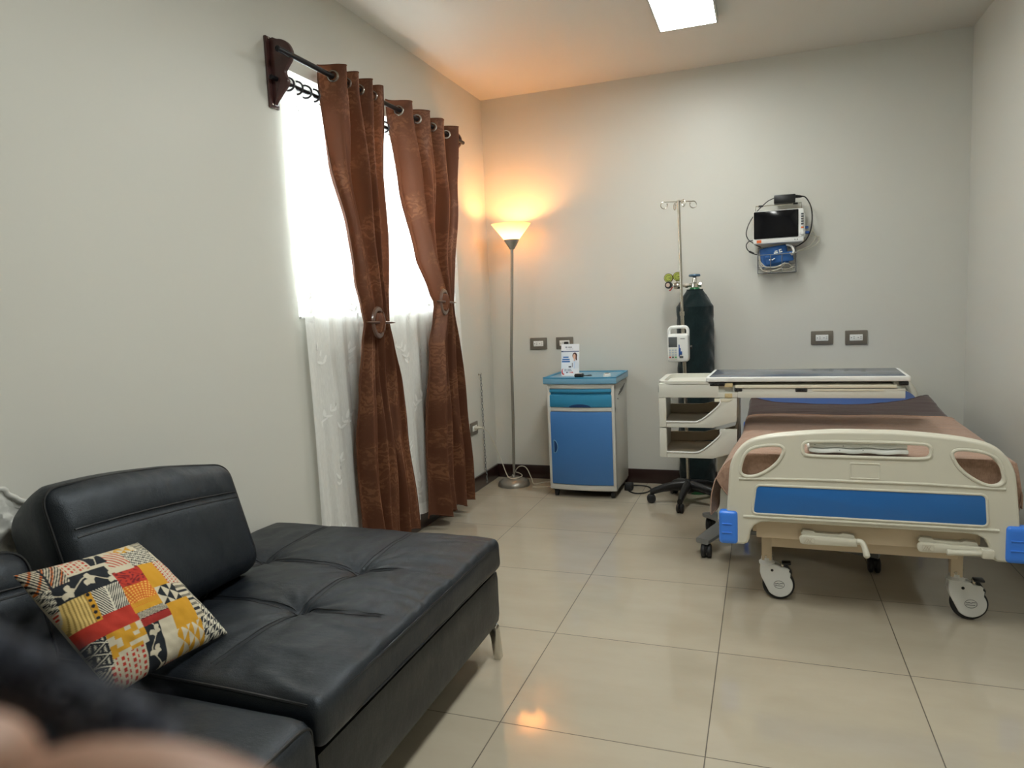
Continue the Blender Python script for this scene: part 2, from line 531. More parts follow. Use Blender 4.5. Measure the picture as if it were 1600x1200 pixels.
def curve_plate(name, outlines, y0, y1, bevel, mat, parent=None, res=3):
    """filled outline (first) with holes in the XZ plane, between depths y0 and y1"""
    cu = bpy.data.curves.new(name, 'CURVE')
    cu.dimensions = '2D'; cu.fill_mode = 'BOTH'
    for pts in outlines:
        s = cu.splines.new('POLY'); s.points.add(len(pts) - 1); s.use_cyclic_u = True
        for p, (x, z) in zip(s.points, pts): p.co = (x, z, 0, 1)
    cu.extrude = abs(y1 - y0) / 2 - bevel
    cu.bevel_depth = bevel; cu.bevel_resolution = res; cu.offset = -bevel
    tmp = bpy.data.objects.new('tmp', cu); COL.objects.link(tmp)
    dg = bpy.context.evaluated_depsgraph_get(); dg.update()
    me = bpy.data.meshes.new_from_object(tmp.evaluated_get(dg))
    bpy.data.objects.remove(tmp, do_unlink=True); bpy.data.curves.remove(cu)
    me.materials.clear()
    me.transform(Matrix(((1, 0, 0, 0), (0, 0, -1, (y0 + y1) / 2), (0, 1, 0, 0), (0, 0, 0, 1))))
    me.name = name
    return link_mesh(name, me, mat, parent, True, 40)

def thing(name, label, cat, loc, group=None):
    o = bpy.data.objects.new(name, None)
    o.empty_display_size = 0.05
    COL.objects.link(o)
    o.location = loc
    ORIG[o.name] = V(loc)
    return tag(o, label, cat, group)

def tag(o, label, cat, group=None, kind=None):
    o['label'] = label; o['category'] = cat
    if group: o['group'] = group
    if kind: o['kind'] = kind
    return o

def struct(o):
    o['kind'] = 'structure'
    return o

def copy_tree(o, parent=None):
    c = o.copy(); COL.objects.link(c)
    if parent: c.parent = parent
    ORIG[c.name] = origin_of(o)
    for ch in list(o.children): copy_tree(ch, c)
    return c

def rounded(pts, r, n=5):
    """round the corners of a 2D polygon; r scalar or list"""
    out = []
    N = len(pts)
    for i in range(N):
        p0, p1, p2 = V((*pts[i - 1], 0)), V((*pts[i], 0)), V((*pts[(i + 1) % N], 0))
        ri = r[i] if isinstance(r, (list, tuple)) else r
        a, b = (p0 - p1), (p2 - p1)
        ri = min(ri, a.length * 0.48, b.length * 0.48)
        if ri < 1e-5: out.append((p1.x, p1.y)); continue
        s, e = p1 + a.normalized() * ri, p1 + b.normalized() * ri
        for k in range(n + 1):
            q = k / n
            p = s * (1 - q) ** 2 + p1 * 2 * q * (1 - q) + e * q * q
            out.append((p.x, p.y))
    return out

def spl2(pts, n=5):
    return [(p.x, p.y) for p in crom([(*p, 0) for p in pts], n, True)]

def lerp_table(tab, z):
    tab = sorted(tab)
    if z <= tab[0][0]: return tab[0][1:]
    for a, b in zip(tab, tab[1:]):
        if z <= b[0]:
            s = (z - a[0]) / (b[0] - a[0])
            s2 = s * s * (3 - 2 * s) * 0.5 + s * 0.5
            return tuple(p + (q - p) * s2 for p, q in zip(a[1:], b[1:]))
    return tab[-1][1:]

# ------------------------------------------------------------------ room shell
W, H, YF = 2.978, 2.6946, -6.3
def slab(name, lo, hi, mat):
    m = MB(); m.box(lo, hi); return struct(obj(name, m, mat, smooth=False))
slab('floor', (-0.15, YF - 0.15, -0.12), (W + 0.15, 0.15, 0), 'floor')
slab('ceiling', (-0.15, YF - 0.15, H), (W + 0.15, 0.15, H + 0.12), 'ceiling')
slab('wall_back', (-0.15, 0, 0), (W + 0.15, 0.15, H), 'wall')
slab('wall_right', (W, YF, 0), (W + 0.15, 0, H), 'wall')
slab('wall_front', (-0.15, YF - 0.15, 0), (W + 0.15, YF, H), 'wall')
WY0, WY1, WZ0, WZ1 = -2.235, -0.72, 1.235, 2.27
m = MB()
m.box((-0.15, YF, 0), (0, 0, WZ0)); m.box((-0.15, YF, WZ1), (0, 0, H))
m.box((-0.15, YF, WZ0), (0, WY0, WZ1)); m.box((-0.15, WY1, WZ0), (0, 0, WZ1))
struct(obj('wall_left', m, 'wall', smooth=False))
BH = 0.098
def bb(name, lo, hi):
    m = MB(); m.box(lo, hi, 0.004, 2); return struct(obj(name, m, 'baseboard'))
bb('baseboard_back', (0.0, -0.016, 0.0), (W, 0.0, BH))
bb('baseboard_left', (0.0, YF, 0.0), (0.016, -0.016, BH))
bb('baseboard_right', (W - 0.016, YF, 0.0), (W, -0.016, BH))

# window: sliding aluminium frame with two glass panes
win = bpy.data.objects.new('window_1', None); COL.objects.link(win); win.location = (-0.09, (WY0 + WY1) / 2, WZ0)
ORIG['window_1'] = V(win.location); struct(win)
m = MB()
fw_ = 0.045
m.box((-0.12, WY0, WZ0), (-0.06, WY1, WZ0 + fw_), 0.003); m.box((-0.12, WY0, WZ1 - fw_), (-0.06, WY1, WZ1), 0.003)
m.box((-0.12, WY0, WZ0 + fw_), (-0.06, WY0 + fw_, WZ1 - fw_), 0.003); m.box((-0.12, WY1 - fw_, WZ0 + fw_), (-0.06, WY1, WZ1 - fw_), 0.003)
obj('window_frame', m, 'white_frame', win)
ym = (WY0 + WY1) / 2
for k, (a, b, x) in enumerate(((WY0 + fw_, ym + 0.02, -0.1), (ym - 0.02, WY1 - fw_, -0.082))):
    m = MB()
    s = 0.035
    z0, z1 = WZ0 + fw_, WZ1 - fw_
    m.box((x - 0.008, a, z0), (x + 0.008, b, z0 + s), 0.002); m.box((x - 0.008, a, z1 - s), (x + 0.008, b, z1), 0.002)
    m.box((x - 0.008, a, z0 + s), (x + 0.008, a + s, z1 - s), 0.002); m.box((x - 0.008, b - s, z0 + s), (x + 0.008, b, z1 - s), 0.002)
    sash = obj('window_sash', m, 'white_frame', win)
    m = MB(); m.box((x - 0.003, a + s, z0 + s), (x + 0.003, b - s, z1 - s))
    obj('pane', m, 'glass', sash, smooth=False)
m = MB(); m.box((-0.058, WY0 + 0.001, WZ0), (0.012, WY1 - 0.001, WZ0 + 0.012), 0.004)
obj('window_sill', m, 'white_frame', win)

# ------------------------------------------------------------------ ceiling panels
def ceiling_panel(x0, x1, y0, y1, label):
    t_ = thing('ceiling_light', label, 'light', ((x0 + x1) / 2, (y0 + y1) / 2, H - 0.036), 'square edged ceiling light panels')
    m = MB()
    z0, z1 = H - 0.036, H - 0.0005
    w = 0.009
    m.box((x0, y0, z0), (x1, y0 + w, z1)); m.box((x0, y1 - w, z0), (x1, y1, z1))
    m.box((x0, y0 + w, z0), (x0 + w, y1 - w, z1)); m.box((x1 - w, y0 + w, z0), (x1, y1 - w, z1))
    obj('frame', m, 'ledgrey', t_, smooth=False)
    m = MB(); m.box((x0 + w, y0 + w, z0 + 0.001), (x1 - w, y1 - w, z0 + 0.006))
    obj('diffuser', m, 'led', t_, smooth=False)
ceiling_panel(1.35, 1.65, -1.40, -0.80, 'white lit ceiling light panel above the bedside end of the room')
ceiling_panel(1.55, 1.85, -3.8, -2.6, 'white lit ceiling light panel above the leather sofa')

# ------------------------------------------------------------------ wall outlets
def outlet_back(x0, x1, z0, z1, label, plugged=False):
    cx = (x0 + x1) / 2
    t_ = thing('wall_outlet', label, 'outlet', (cx, -0.006, z0), 'grey plate double outlets on the back wall')
    m = MB()
    m.prism([(p[0], 0, p[1]) for p in rounded([(x0, z0), (x1, z0), (x1, z1), (x0, z1)], 0.006)], (0, -0.009, 0), 0.003)
    obj('cover_plate', m, 'plategrey', t_)
    cz = (z0 + z1) / 2
    m = MB(); m.box((cx - 0.036, -0.0125, cz - 0.019), (cx + 0.036, -0.008, cz + 0.019), 0.002)
    r_ = obj('receptacle', m, 'white', t_)
    for s in (-1, 1):
        m = MB()
        c = cx + s * 0.019
        m.cyl((c - 0.008, -0.0128, cz), (c - 0.008, -0.0105, cz), 0.0028, seg=10)
        m.box((c + 0.003, -0.0128, cz + 0.004), (c + 0.011, -0.0105, cz + 0.0062))
        m.box((c + 0.003, -0.0128, cz - 0.0062), (c + 0.011, -0.0105, cz - 0.004))
        obj('socket', m, 'black', r_)
    if plugged:
        m = MB(); m.rbox((cx + 0.004, -0.05, cz - 0.014), (cx + 0.033, -0.0128, cz + 0.012), 0.006, (4, 4, 4))
        tag(obj('power_plug', m, 'black'), 'black plug pushed into the outlet behind the leaflet', 'plug')
outlet_back(0.297, 0.422, 0.937, 1.0215, 'double outlet on the back wall nearest the floor lamp')
outlet_back(0.489, 0.614, 0.936, 1.0215, 'double outlet partly hidden by the leaflet with a black plug in it', True)
outlet_back(2.143, 2.27, 0.930, 1.016, 'double outlet below the patient monitor, the nearer of two to it')
outlet_back(2.336, 2.461, 0.926, 1.014, 'double outlet on the back wall nearest the right corner')
# small outlet on the left wall
t_ = thing('wall_outlet', 'small grey framed outlet low on the left wall with the lamp plug in it', 'outlet', (0.005, -0.415, 0.393))
m = MB(); m.prism([(0, p[0], p[1]) for p in rounded([(-0.475, 0.393), (-0.352, 0.393), (-0.352, 0.479), (-0.475, 0.479)], 0.006)], (0.009, 0, 0), 0.003)
obj('cover_plate', m, 'plategrey', t_)
m = MB(); m.box((0.008, -0.45, 0.417), (0.0125, -0.377, 0.455), 0.002); obj('receptacle', m, 'white', t_)

# chain hanging on the left wall
t_ = thing('hanging_chain', 'thin steel chain hanging from a hook on the left wall by the lamp', 'chain', (0.012, -0.272, 0.02))
m = MB(); m.tube(crom([(0.0, -0.278, 0.79), (0.018, -0.278, 0.79), (0.02, -0.278, 0.80)], 4), 0.002, 6); m.cyl((0, -0.278, 0.79), (0.003, -0.278, 0.79), 0.007, seg=12)
obj('hook', m, 'steel', t_)
m = MB()
nl = 36
for k in range(nl):
    s = (k + 0.5) / nl
    z = 0.79 - s * 0.765
    y = -0.278 + 0.012 * s
    L_, w_ = 0.0135, 0.006
    pts = []
    for a in range(10):
        an = 2 * PI * a / 10
        px, pz = math.cos(an) * w_, math.sin(an) * L_
        pts.append((0.016 + (px if k % 2 else 0) + 0.004 * (z < BH + 0.01), y + (0 if k % 2 else px), z + pz) if True else None)
    m.tube(pts, 0.0019, 5, True)
obj('links', m, 'greymetal', t_)

# ------------------------------------------------------------------ curtain rods and brackets
def rod(x, z, y0, y1, r, label):
    m = MB()
    m.tube([(x, y0, z), (x, y1, z)], r, 16)
    m.torus((x, y0, z), (0, 1, 0), r * 0.85, 0.0022, 16, 6)
    tag(obj('curtain_rod', m, 'rod'), label, 'curtain rod')
rod(0.105, 2.276, -2.385, -0.60, 0.0115, 'upper black curtain rod carrying the brown curtains')
rod(0.036, 2.192, -2.345, -0.60, 0.009, 'lower black curtain rod carrying the white sheers')
def bracket(y, label):
    t_ = thing('curtain_bracket', label, 'curtain bracket', (0.0, y, 2.10), 'carved wooden curtain rod brackets')
    m = MB(); m.box((0.0, y - 0.03, 2.085), (0.012, y + 0.03, 2.36), 0.003); obj('back_plate', m, 'wood', t_)
    prof = spl2([(0.012, 2.335), (0.05, 2.345), (0.09, 2.33), (0.112, 2.295), (0.108, 2.262), (0.088, 2.238), (0.075, 2.22), (0.078, 2.2), (0.086, 2.185), (0.08, 2.165), (0.05, 2.135), (0.03, 2.115), (0.012, 2.11)], 4)
    m = MB(); m.prism([(a, y - 0.012, b) for a, b in prof], (0, 0.024, 0), 0.004); obj('arm_board', m, 'wood', t_)
    for z in (2.35, 2.097):
        m = MB(); m.cyl((0.011, y - 0.016, z), (0.0145, y - 0.016, z), 0.004, seg=10)
        obj('screw', m, 'steel', t_)
bracket(-2.30, 'dark carved wooden bracket at the near end of the curtain rods')
bracket(-0.64, 'dark carved wooden bracket at the far end of the rods by the room corner')

# ------------------------------------------------------------------ curtains
def curtain(label, tab, n, ztop, zbot, X, A, seed, xb, phase=0.0, group=None):
    """tab rows: (z, y_left, y_right, x_centre, fold amplitude)"""
    rnd = random.Random(seed)
    ph = [rnd.uniform(-0.5, 0.5) for _ in range(6)]
    def fn(u, v):
        z = zbot + (ztop - zbot) * v
        yl, yr, xc, am = lerp_table(tab, z)
        top = max(0, min(1, (z - 1.9) / 0.35))
        low = 1 - top
        uw = u + low * (0.035 * math.sin(2 * PI * (u * 1.7 + ph[0])) + 0.02 * math.sin(2 * PI * (u * 3.1 + z * 0.4 + ph[1])))
        cs = -math.cos(2 * PI * n * uw + phase)
        cs = math.copysign(abs(cs) ** 0.75, cs)
        env = 1 - 0.25 * low * math.sin(2 * PI * (u * 1.3 + ph[2] + z * 0.15))
        x = xc + am * env * cs
        x += 0.006 * low * math.sin(9 * z + 6 * u + ph[3])
        x += (0.004 + 0.005 * low) * math.sin(2 * PI * (2.6 * n * u + 0.25 * z + ph[4])) + 0.003 * low * math.sin(2 * PI * (4.7 * n * u + ph[5]))
        y = yl + (yr - yl) * u + 0.006 * low * math.sin(5 * z + 12 * u)
        z2 = z + (0.012 * math.sin(2 * PI * n * u) + 0.006 * math.sin(7 * u)) * (1 - v) ** 6 if v < 0.5 else z
        return V((max(0.022, x), y, z2))
    m = MB()
    wid = 1.25
    m.grid(fn, 200, 130, 0, lambda u, v: (u * wid, v * (ztop - zbot)))
    # thin hems give the cloth a visible edge thickness
    for uu_ in (0.0, 1.0):
        m.tube([fn(uu_, k / 70) for k in range(71)], 0.003, 6)
    m.tube([fn(k / 150, 0.0) for k in range(151)], 0.003, 6)
    m.tube([fn(k / 150, 1.0) for k in range(151)], 0.0025, 6)
    for l in m.bm.loops.layers.uv: pass
    c = obj('curtain', m, 'curtain', recalc=False)
    tag(c, label, 'curtain', group)
    zr = 2.276
    k = 0
    while True:
        u = (0.25 + 0.5 * k) / n
        if u > 1: break
        p = fn(u, (zr - zbot) / (ztop - zbot))
        q0, q1 = fn(u - 0.01, (zr - zbot) / (ztop - zbot)), fn(u + 0.01, (zr - zbot) / (ztop - zbot))
        tang = (q1 - q0).normalized()
        nrm = V((tang.y, -tang.x, 0))
        g = MB()
        g.torus(p, nrm, 0.0225, 0.005, 24, 8)
        g.lathe([(0.0185, -0.006), (0.0215, -0.006), (0.0215, 0.006), (0.0185, 0.006)], p, nrm, 24, closed=True)
        obj('grommet', g, 'grommet', c)
        k += 1
    return c, fn
cg = 'tied brown jacquard curtains'
curtain('brown patterned curtain tied back, the one nearer the sofa',
        [(2.36, -2.04, -1.66, 0.105, 0.052), (2.25, -2.045, -1.665, 0.105, 0.052), (1.9, -2.03, -1.70, 0.11, 0.052), (1.645, -1.975, -1.71, 0.12, 0.042),
         (1.4, -1.95, -1.73, 0.13, 0.04), (1.275, -1.935, -1.755, 0.148, 0.03), (1.2, -1.925, -1.77, 0.155, 0.026), (1.1, -1.94, -1.745, 0.15, 0.032),
         (0.9, -1.975, -1.69, 0.14, 0.04), (0.657, -2.0, -1.66, 0.135, 0.05), (0.3, -2.0, -1.615, 0.135, 0.052), (0.1, -2.0, -1.60, 0.135, 0.052)],
        3.5, 2.325, 0.12, 0, 0, 3, 0.15, group=cg)
curtain('brown patterned curtain tied back, the one nearer the floor lamp',
        [(2.36, -1.47, -0.69, 0.105, 0.052), (2.25, -1.465, -0.70, 0.105, 0.052), (1.9, -1.36, -0.78, 0.11, 0.055), (1.54, -1.28, -0.91, 0.12, 0.045),
         (1.35, -1.20, -0.97, 0.145, 0.032), (1.285, -1.165, -1.0, 0.155, 0.026), (1.2, -1.175, -0.995, 0.152, 0.03), (1.05, -1.225, -0.955, 0.14, 0.038),
         (0.7, -1.28, -0.875, 0.13, 0.048), (0.3, -1.305, -0.84, 0.13, 0.05), (0.07, -1.31, -0.82, 0.13, 0.05)],
        4.0, 2.325, 0.08, 0, 0, 8, 0.15, group=cg)

# wooden ring tiebacks with a pointed stick
def tieback(c, label):
    c = V(c)
    t_ = thing('curtain_tieback', label, 'curtain tieback', c - V((0, 0, 0.075)), 'wooden ring tiebacks')
    x = V((1, 0, 0))
    m = MB()
    R, w = 0.062, 0.013
    prof = [(R - w, -0.004), (R - w + 0.004, 0.004), (R, 0.006), (R + w - 0.004, 0.003), (R + w, -0.004), (R, -0.007)]
    m.lathe(prof, c, (1, 0.12, 0), 48, closed=True)
    obj('ring', m, 'ringwood', t_)
    m = MB()
    pts = [c + V((0.012, -0.13 + 0.26 * k / 12, 0.006 - 0.012 * k / 12)) for k in range(13)]
    m.tube(pts, [0.0012, 0.0035, 0.005, 0.0055, 0.006, 0.006, 0.006, 0.006, 0.006, 0.0055, 0.005, 0.0035, 0.0012], 10)
    obj('stick', m, 'ringwood', t_)
    m = MB()
    def fn(u, v):
        a = PI * v
        rad = 0.042 * (0.82 + 0.18 * math.sin(a))
        yy = (u - 0.5) * 2 * rad * (0.55 + 0.45 * math.sin(a))
        zz = math.cos(a) * 0.047 - 0.002
        xx = 0.02 * math.sin(a) * (1 - (2 * u - 1) ** 2) + 0.004 * math.sin(u * 16 + v * 5) * math.sin(a)
        return c + V((xx + 0.003, yy * (0.9 + 0.1 * math.cos(3 * v)), zz))
    m.grid(fn, 30, 24, 0, lambda u, v: (u * 0.12, v * 0.2))
    obj('cloth_loop', m, 'curtain', t_)
tieback((0.192, -1.902, 1.202), 'wooden ring tieback with stick holding the curtain nearer the sofa')
tieback((0.192, -1.178, 1.291), 'wooden ring tieback with stick holding the curtain nearer the floor lamp')

# ------------------------------------------------------------------ sheers with embroidered sprigs
def sheer_panel(label, y0, y1, n, zb, seed, ztop=2.222):
    rnd = random.Random(seed)
    p0, p1 = rnd.random() * 6, rnd.random() * 6
    def fn(u, v):
        z = zb + (ztop - zb) * v
        top = max(0, (z - 2.0) / 0.22)
        am = 0.009 + 0.001 * top + 0.003 * (1 - v)
        y = y0 + (y1 - y0) * u + 0.012 * (1 - v) * math.sin(4 * u + p0)
        x = 0.034 + am * math.sin(2 * PI * n * u + 0.5 * math.sin(2.2 * z + p0)) + 0.006 * (1 - v) * math.sin(2 * PI * (n * 2.3) * u + 3 * z + p1)
        return V((max(0.02, x), y, z + (1 - v) ** 8 * (0.012 * math.sin(u * 23 + p0) + 0.008 * math.sin(u * 57))))
    m = MB()
    m.grid(fn, 150, 60, 0)
    m.grid(lambda u, v: fn(u, v * 0.03) + V((0.0015, 0, 0)), 150, 3, 1)
    def leaf(uc, zc, ang, L_, w_):
        q = []
        for k in range(10):
            a = 2 * PI * k / 10
            lx_, lz_ = math.cos(a) * L_ / 2, math.sin(a) * w_ / 2 * (1 - 0.35 * math.cos(a))
            dy = math.cos(ang) * lx_ - math.sin(ang) * lz_
            dz = math.sin(ang) * lx_ + math.cos(ang) * lz_
            u_, v_ = uc + dy / (y1 - y0), (zc + dz - zb) / (ztop - zb)
            if not (0 < u_ < 1 and 0 < v_ < 1): return
            q.append(m.bm.verts.new(fn(u_, v_) + V((0.0035, 0, 0))))
        f = m.bm.faces.new(q); f.material_index = 1
    rows = int((ztop - zb) / 0.26)
    cols = max(2, int((y1 - y0) / 0.16))
    for r_ in range(rows):
        for c_ in range(cols):
            uc = (c_ + 0.5 + (0.25 if r_ % 2 else -0.25) + rnd.uniform(-.1, .1)) / cols
            zc = zb + 0.08 + 0.26 * r_ + rnd.uniform(-.03, .03)
            an = PI / 2 + rnd.uniform(-0.5, 0.5)
            cv = rnd.uniform(-6, 6)
            for k in range(4):
                s = k * 0.03 + rnd.uniform(-.005, .005)
                a2 = an + cv * s
                bz, by = zc + math.sin(a2) * s, uc + math.cos(a2) * s / (y1 - y0)
                for sd in (-1, 1):
                    if rnd.random() < 0.85:
                        ll = rnd.uniform(0.03, 0.046)
                        a3 = a2 + sd * rnd.uniform(0.5, 0.95)
                        leaf(by + math.cos(a3) * ll * 0.5 / (y1 - y0), bz + math.sin(a3) * ll * 0.5, a3, ll, ll * rnd.uniform(0.24, 0.34))
            leaf(uc + math.cos(an + cv * .13) * 0.13 / (y1 - y0), zc + math.sin(an + cv * .13) * 0.13, an + cv * .13, 0.042, 0.012)
    s = obj('sheer_curtain', m, ['sheer', 'sheerleaf'], recalc=False)
    tag(s, label, 'sheer curtain', 'white embroidered sheer curtains')
    k = 0
    while k < 2 * n:
        u = (0.02 + 0.5 * k) / n if n else 0
        if u > 1: break
        p = fn(u, (2.190 - zb) / (ztop - zb))
        q0, q1 = fn(max(0, u - 0.005), (2.190 - zb) / (ztop - zb)), fn(u + 0.005, (2.190 - zb) / (ztop - zb))
        tg = (q1 - q0).normalized()
        g = MB(); g.torus((0.036, p.y, 2.192), V((0.35 if k % 2 else 0.6, -1, 0)), 0.026, 0.004, 24, 8)
        obj('grommet', g, 'grommetdark', s)
        k += 1
sheer_panel('white embroidered sheer hanging behind and left of the curtain nearer the sofa', -2.245, -1.535, 6, 0.12, 1)
sheer_panel('white embroidered sheer hanging between the two brown curtains', -1.53, -0.62, 7, 0.10, 2)

# ------------------------------------------------------------------ floor lamp
LT = V((0.262, -0.21, 0)); LB = V((0.207, -0.222, 0))
def axp(z): return LB + (LT - LB) * (z / 1.65) + V((0, 0, z))
lamp = thing('floor_lamp', 'tall silver floor lamp with a glowing cone shade in the room corner', 'floor lamp', tuple(LB))
m = MB(); m.lathe([(0.01, 0), (0.112, 0), (0.113, 0.012), (0.104, 0.03), (0.08, 0.045), (0.055, 0.052), (0.05, 0.05), (0.045, 0.056), (0.018, 0.06), (0.012, 0.075)], LB, seg=48)
obj('base', m, 'lampgrey', lamp)
m = MB(); m.tube([axp(0.06), axp(0.5) + V((-.004, 0, 0)), axp(0.9) + V((-.012, 0, 0)), axp(1.3) + V((-0.004, 0, 0)), axp(1.64)], 0.0098, 16)
obj('pole', m, 'lampgrey', lamp)
top = axp(1.635)
m = MB(); m.lathe([(0.012, 0), (0.016, 0.0), (0.052, 0.058), (0.052, 0.064), (0.046, 0.064), (0.01, 0.02)], top, seg=40)
obj('cup', m, 'lampgrey', lamp)
sz = top.z + 0.062
m = MB()
prof = [(0.05, 0), (0.133, 0.105), (0.1345, 0.107), (0.131, 0.107), (0.047, 0.003)]
m.lathe(prof, (top.x, top.y, sz), seg=56, closed=True)
obj('lamp_shade', m, 'frost', lamp)
m = MB(); m.sphere((top.x, top.y, sz + 0.035), 0.024, (1, 1, 1.3)); m.cyl((top.x, top.y, sz - 0.03), (top.x, top.y, sz + 0.01), 0.012)
obj('bulb', m, 'bulb', lamp)
m = MB()
m.tube(crom([(0.06, -0.405, 0.438), (0.085, -0.36, 0.40), (0.11, -0.30, 0.29), (0.14, -0.265, 0.17), (0.17, -0.262, 0.085), (0.20, -0.275, 0.06), (0.24, -0.25, 0.058), (0.262, -0.20, 0.064),
                  (0.23, -0.17, 0.075), (0.21, -0.19, 0.09), (0.245, -0.20, 0.13), (0.29, -0.19, 0.12), (0.33, -0.2, 0.05), (0.345, -0.19, 0.006), (0.40, -0.13, 0.005), (0.47, -0.12, 0.005), (0.52, -0.2, 0.005), (0.45, -0.25, 0.005), (0.36, -0.27, 0.005)], 8), 0.0032, 8)
obj('power_cord', m, 'cablewhite', lamp)
m = MB(); m.tube([(0.0128, -0.42, 0.44), (0.03, -0.42, 0.44), (0.045, -0.413, 0.44), (0.062, -0.404, 0.438)], [0.012, 0.012, 0.008, 0.005], 10)
obj('plug', m, 'cablewhite', lamp)

# ------------------------------------------------------------------ bedside cabinet
cab = thing('bedside_cabinet', 'blue and grey plastic bedside cabinet on small castors beside the floor lamp', 'cabinet', (0.765, -0.26, 0.0))
x0, x1, yf, yb = 0.545, 0.985, -0.45, -0.045
def bow(x, amt=0.022):
    s = (x - (x0 + x1) / 2) / ((x1 - x0) / 2)
    return -amt * (1 - s * s)
def bowed(m, xa, xb, za, zb, depth, off, bev=0.004, amt=0.022, back=None):
    """front panel whose face follows the bowed front"""
    n = 12
    pts = [(xa + (xb - xa) * k / n, yf + off + bow(xa + (xb - xa) * k / n, amt), za) for k in range(n + 1)]
    yb_ = yf + off + depth
    pts += [(xb, yb_, za), (xa, yb_, za)]
    m.prism(pts, (0, 0, zb - za), bev, 2)
m = MB()
# carcass: side panels, back, floor, rails
m.box((x0, yf, 0.055), (x0 + 0.016, yb, 0.735), 0.004); m.box((x1 - 0.016, yf, 0.055), (x1, yb, 0.735), 0.004)
m.box((x0 + 0.016, yb - 0.012, 0.06), (x1 - 0.016, yb, 0.735))
m.box((x0 + 0.016, yf + 0.01, 0.07), (x1 - 0.016, yb - 0.012, 0.085))
bowed(m, x0, x1, 0.052, 0.088, 0.03, 0)
bowed(m, x0, x1, 0.566, 0.592, 0.03, 0); bowed(m, x0, x1, 0.712, 0.742, 0.03, 0)
m.box((x0, yf - 0.006, 0.08), (x0 + 0.022, yf + 0.02, 0.73), 0.004); m.box((x1 - 0.022, yf - 0.006, 0.08), (x1, yf + 0.02, 0.73), 0.004)
body = obj('body', m, 'cabgrey', cab)
m = MB()
n = 14
pts = [(x0 - 0.022 + (x1 - x0 + 0.038) * k / n, yf - 0.014 + bow(x0 + (x1 - x0) * k / n, 0.02)) for k in range(n + 1)] + [(x1 + 0.012, yb + 0.008), (x0 - 0.014, yb + 0.008)]
m.prism([(a, b, 0.742) for a, b in pts], (0, 0, 0.038), 0.006, 3)
ctop = obj('top', m, 'topblue', cab)
m = MB()
cx, cy = 0.765, -0.25
pts2 = [(cx + (a - cx) * 0.93, cy + (b - cy) * 0.92) for a, b in pts]
inner = [(cx + (a - cx) * 0.90, cy + (b - cy) * 0.88) for a, b in pts]
rings = [[m.bm.verts.new((a, b, 0.7795)) for a, b in pts], [m.bm.verts.new((a, b, 0.786)) for a, b in pts], [m.bm.verts.new((a, b, 0.786)) for a, b in pts2], [m.bm.verts.new((a, b, 0.7803)) for a, b in inner]]
m.skinrings(rings, caps=False)
obj('rim', m, 'drawerblue', ctop)
# drawer
m = MB()
bowed(m, x0 + 0.018, x1 - 0.018, 0.594, 0.672, 0.04, -0.004)
bowed(m, x0 + 0.018, x1 - 0.018, 0.672, 0.688, 0.05, 0.01, 0.002)
bowed(m, x0 + 0.018, x1 - 0.018, 0.688, 0.71, 0.04, -0.004)
dr = obj('drawer', m, 'drawerblue', cab)
m = MB()
arc = [(0.765 + 0.072 * math.cos(a), 0.5945 + 0.02 * math.sin(a)) for a in [PI * k / 12 for k in range(13)]]
m.prism([(a, yf - 0.0285 + 0.02 * ((a - 0.765) / 0.22) ** 2, b) for a, b in arc], (0, 0.012, 0), 0.0)
obj('handle_recess', m, 'recess', dr)
# door
m = MB(); bowed(m, x0 + 0.018, x1 - 0.02, 0.09, 0.563, 0.03, -0.004)
dd = obj('door', m, 'cabblue', cab)
m = MB()
arc = [(0.582 + 0.026 * math.sin(a), 0.335 + 0.042 * math.cos(a)) for a in [PI * k / 14 for k in range(15)]]
m.prism([(a, yf + bow(a) - 0.0065, b) for a, b in arc], (0, 0.012, 0), 0.0)
dh = obj('handle', m, 'recess', dd)
m = MB(); m.tube([(a, yf + bow(a) - 0.0065, b) for a, b in arc] + [(arc[0][0], yf + bow(arc[0][0]) - 0.0065, arc[0][1])], 0.0022, 6)
obj('handle_rim', m, 'topblue', dd)
# vent slots with hook on the side panel
m = MB()
for k in range(3):
    m.tube(crom([(x1 + 0.0015, -0.33 + 0.06 * k * 0.5, 0.66 + 0.012 * k), (x1 + 0.006, -0.25 + 0.03 * k, 0.672 + 0.012 * k), (x1 + 0.0015, -0.16 + 0.02 * k, 0.69 + 0.008 * k)], 4), 0.002, 6)
m.cyl((x1, -0.355, 0.635), (x1 + 0.003, -0.355, 0.635), 0.005, seg=10)
obj('towel_hook', m, 'black', cab)
m = MB(); m.box((x0 + 0.01, yf + 0.02, 0.04), (x1 - 0.005, yb, 0.056), 0.003)
obj('plinth', m, 'black', cab)
for (a, b) in ((x0 + 0.035, yf + 0.03), (x1 - 0.03, yf + 0.03), (x0 + 0.035, yb - 0.04), (x1 - 0.03, yb - 0.04)):
    m = MB(); m.cyl((a - 0.01, b, 0.02), (a + 0.01, b, 0.02), 0.02, seg=18); m.box((a - 0.014, b - 0.012, 0.02), (a + 0.014, b + 0.014, 0.045), 0.004)
    obj('caster', m, 'rubber', cab)

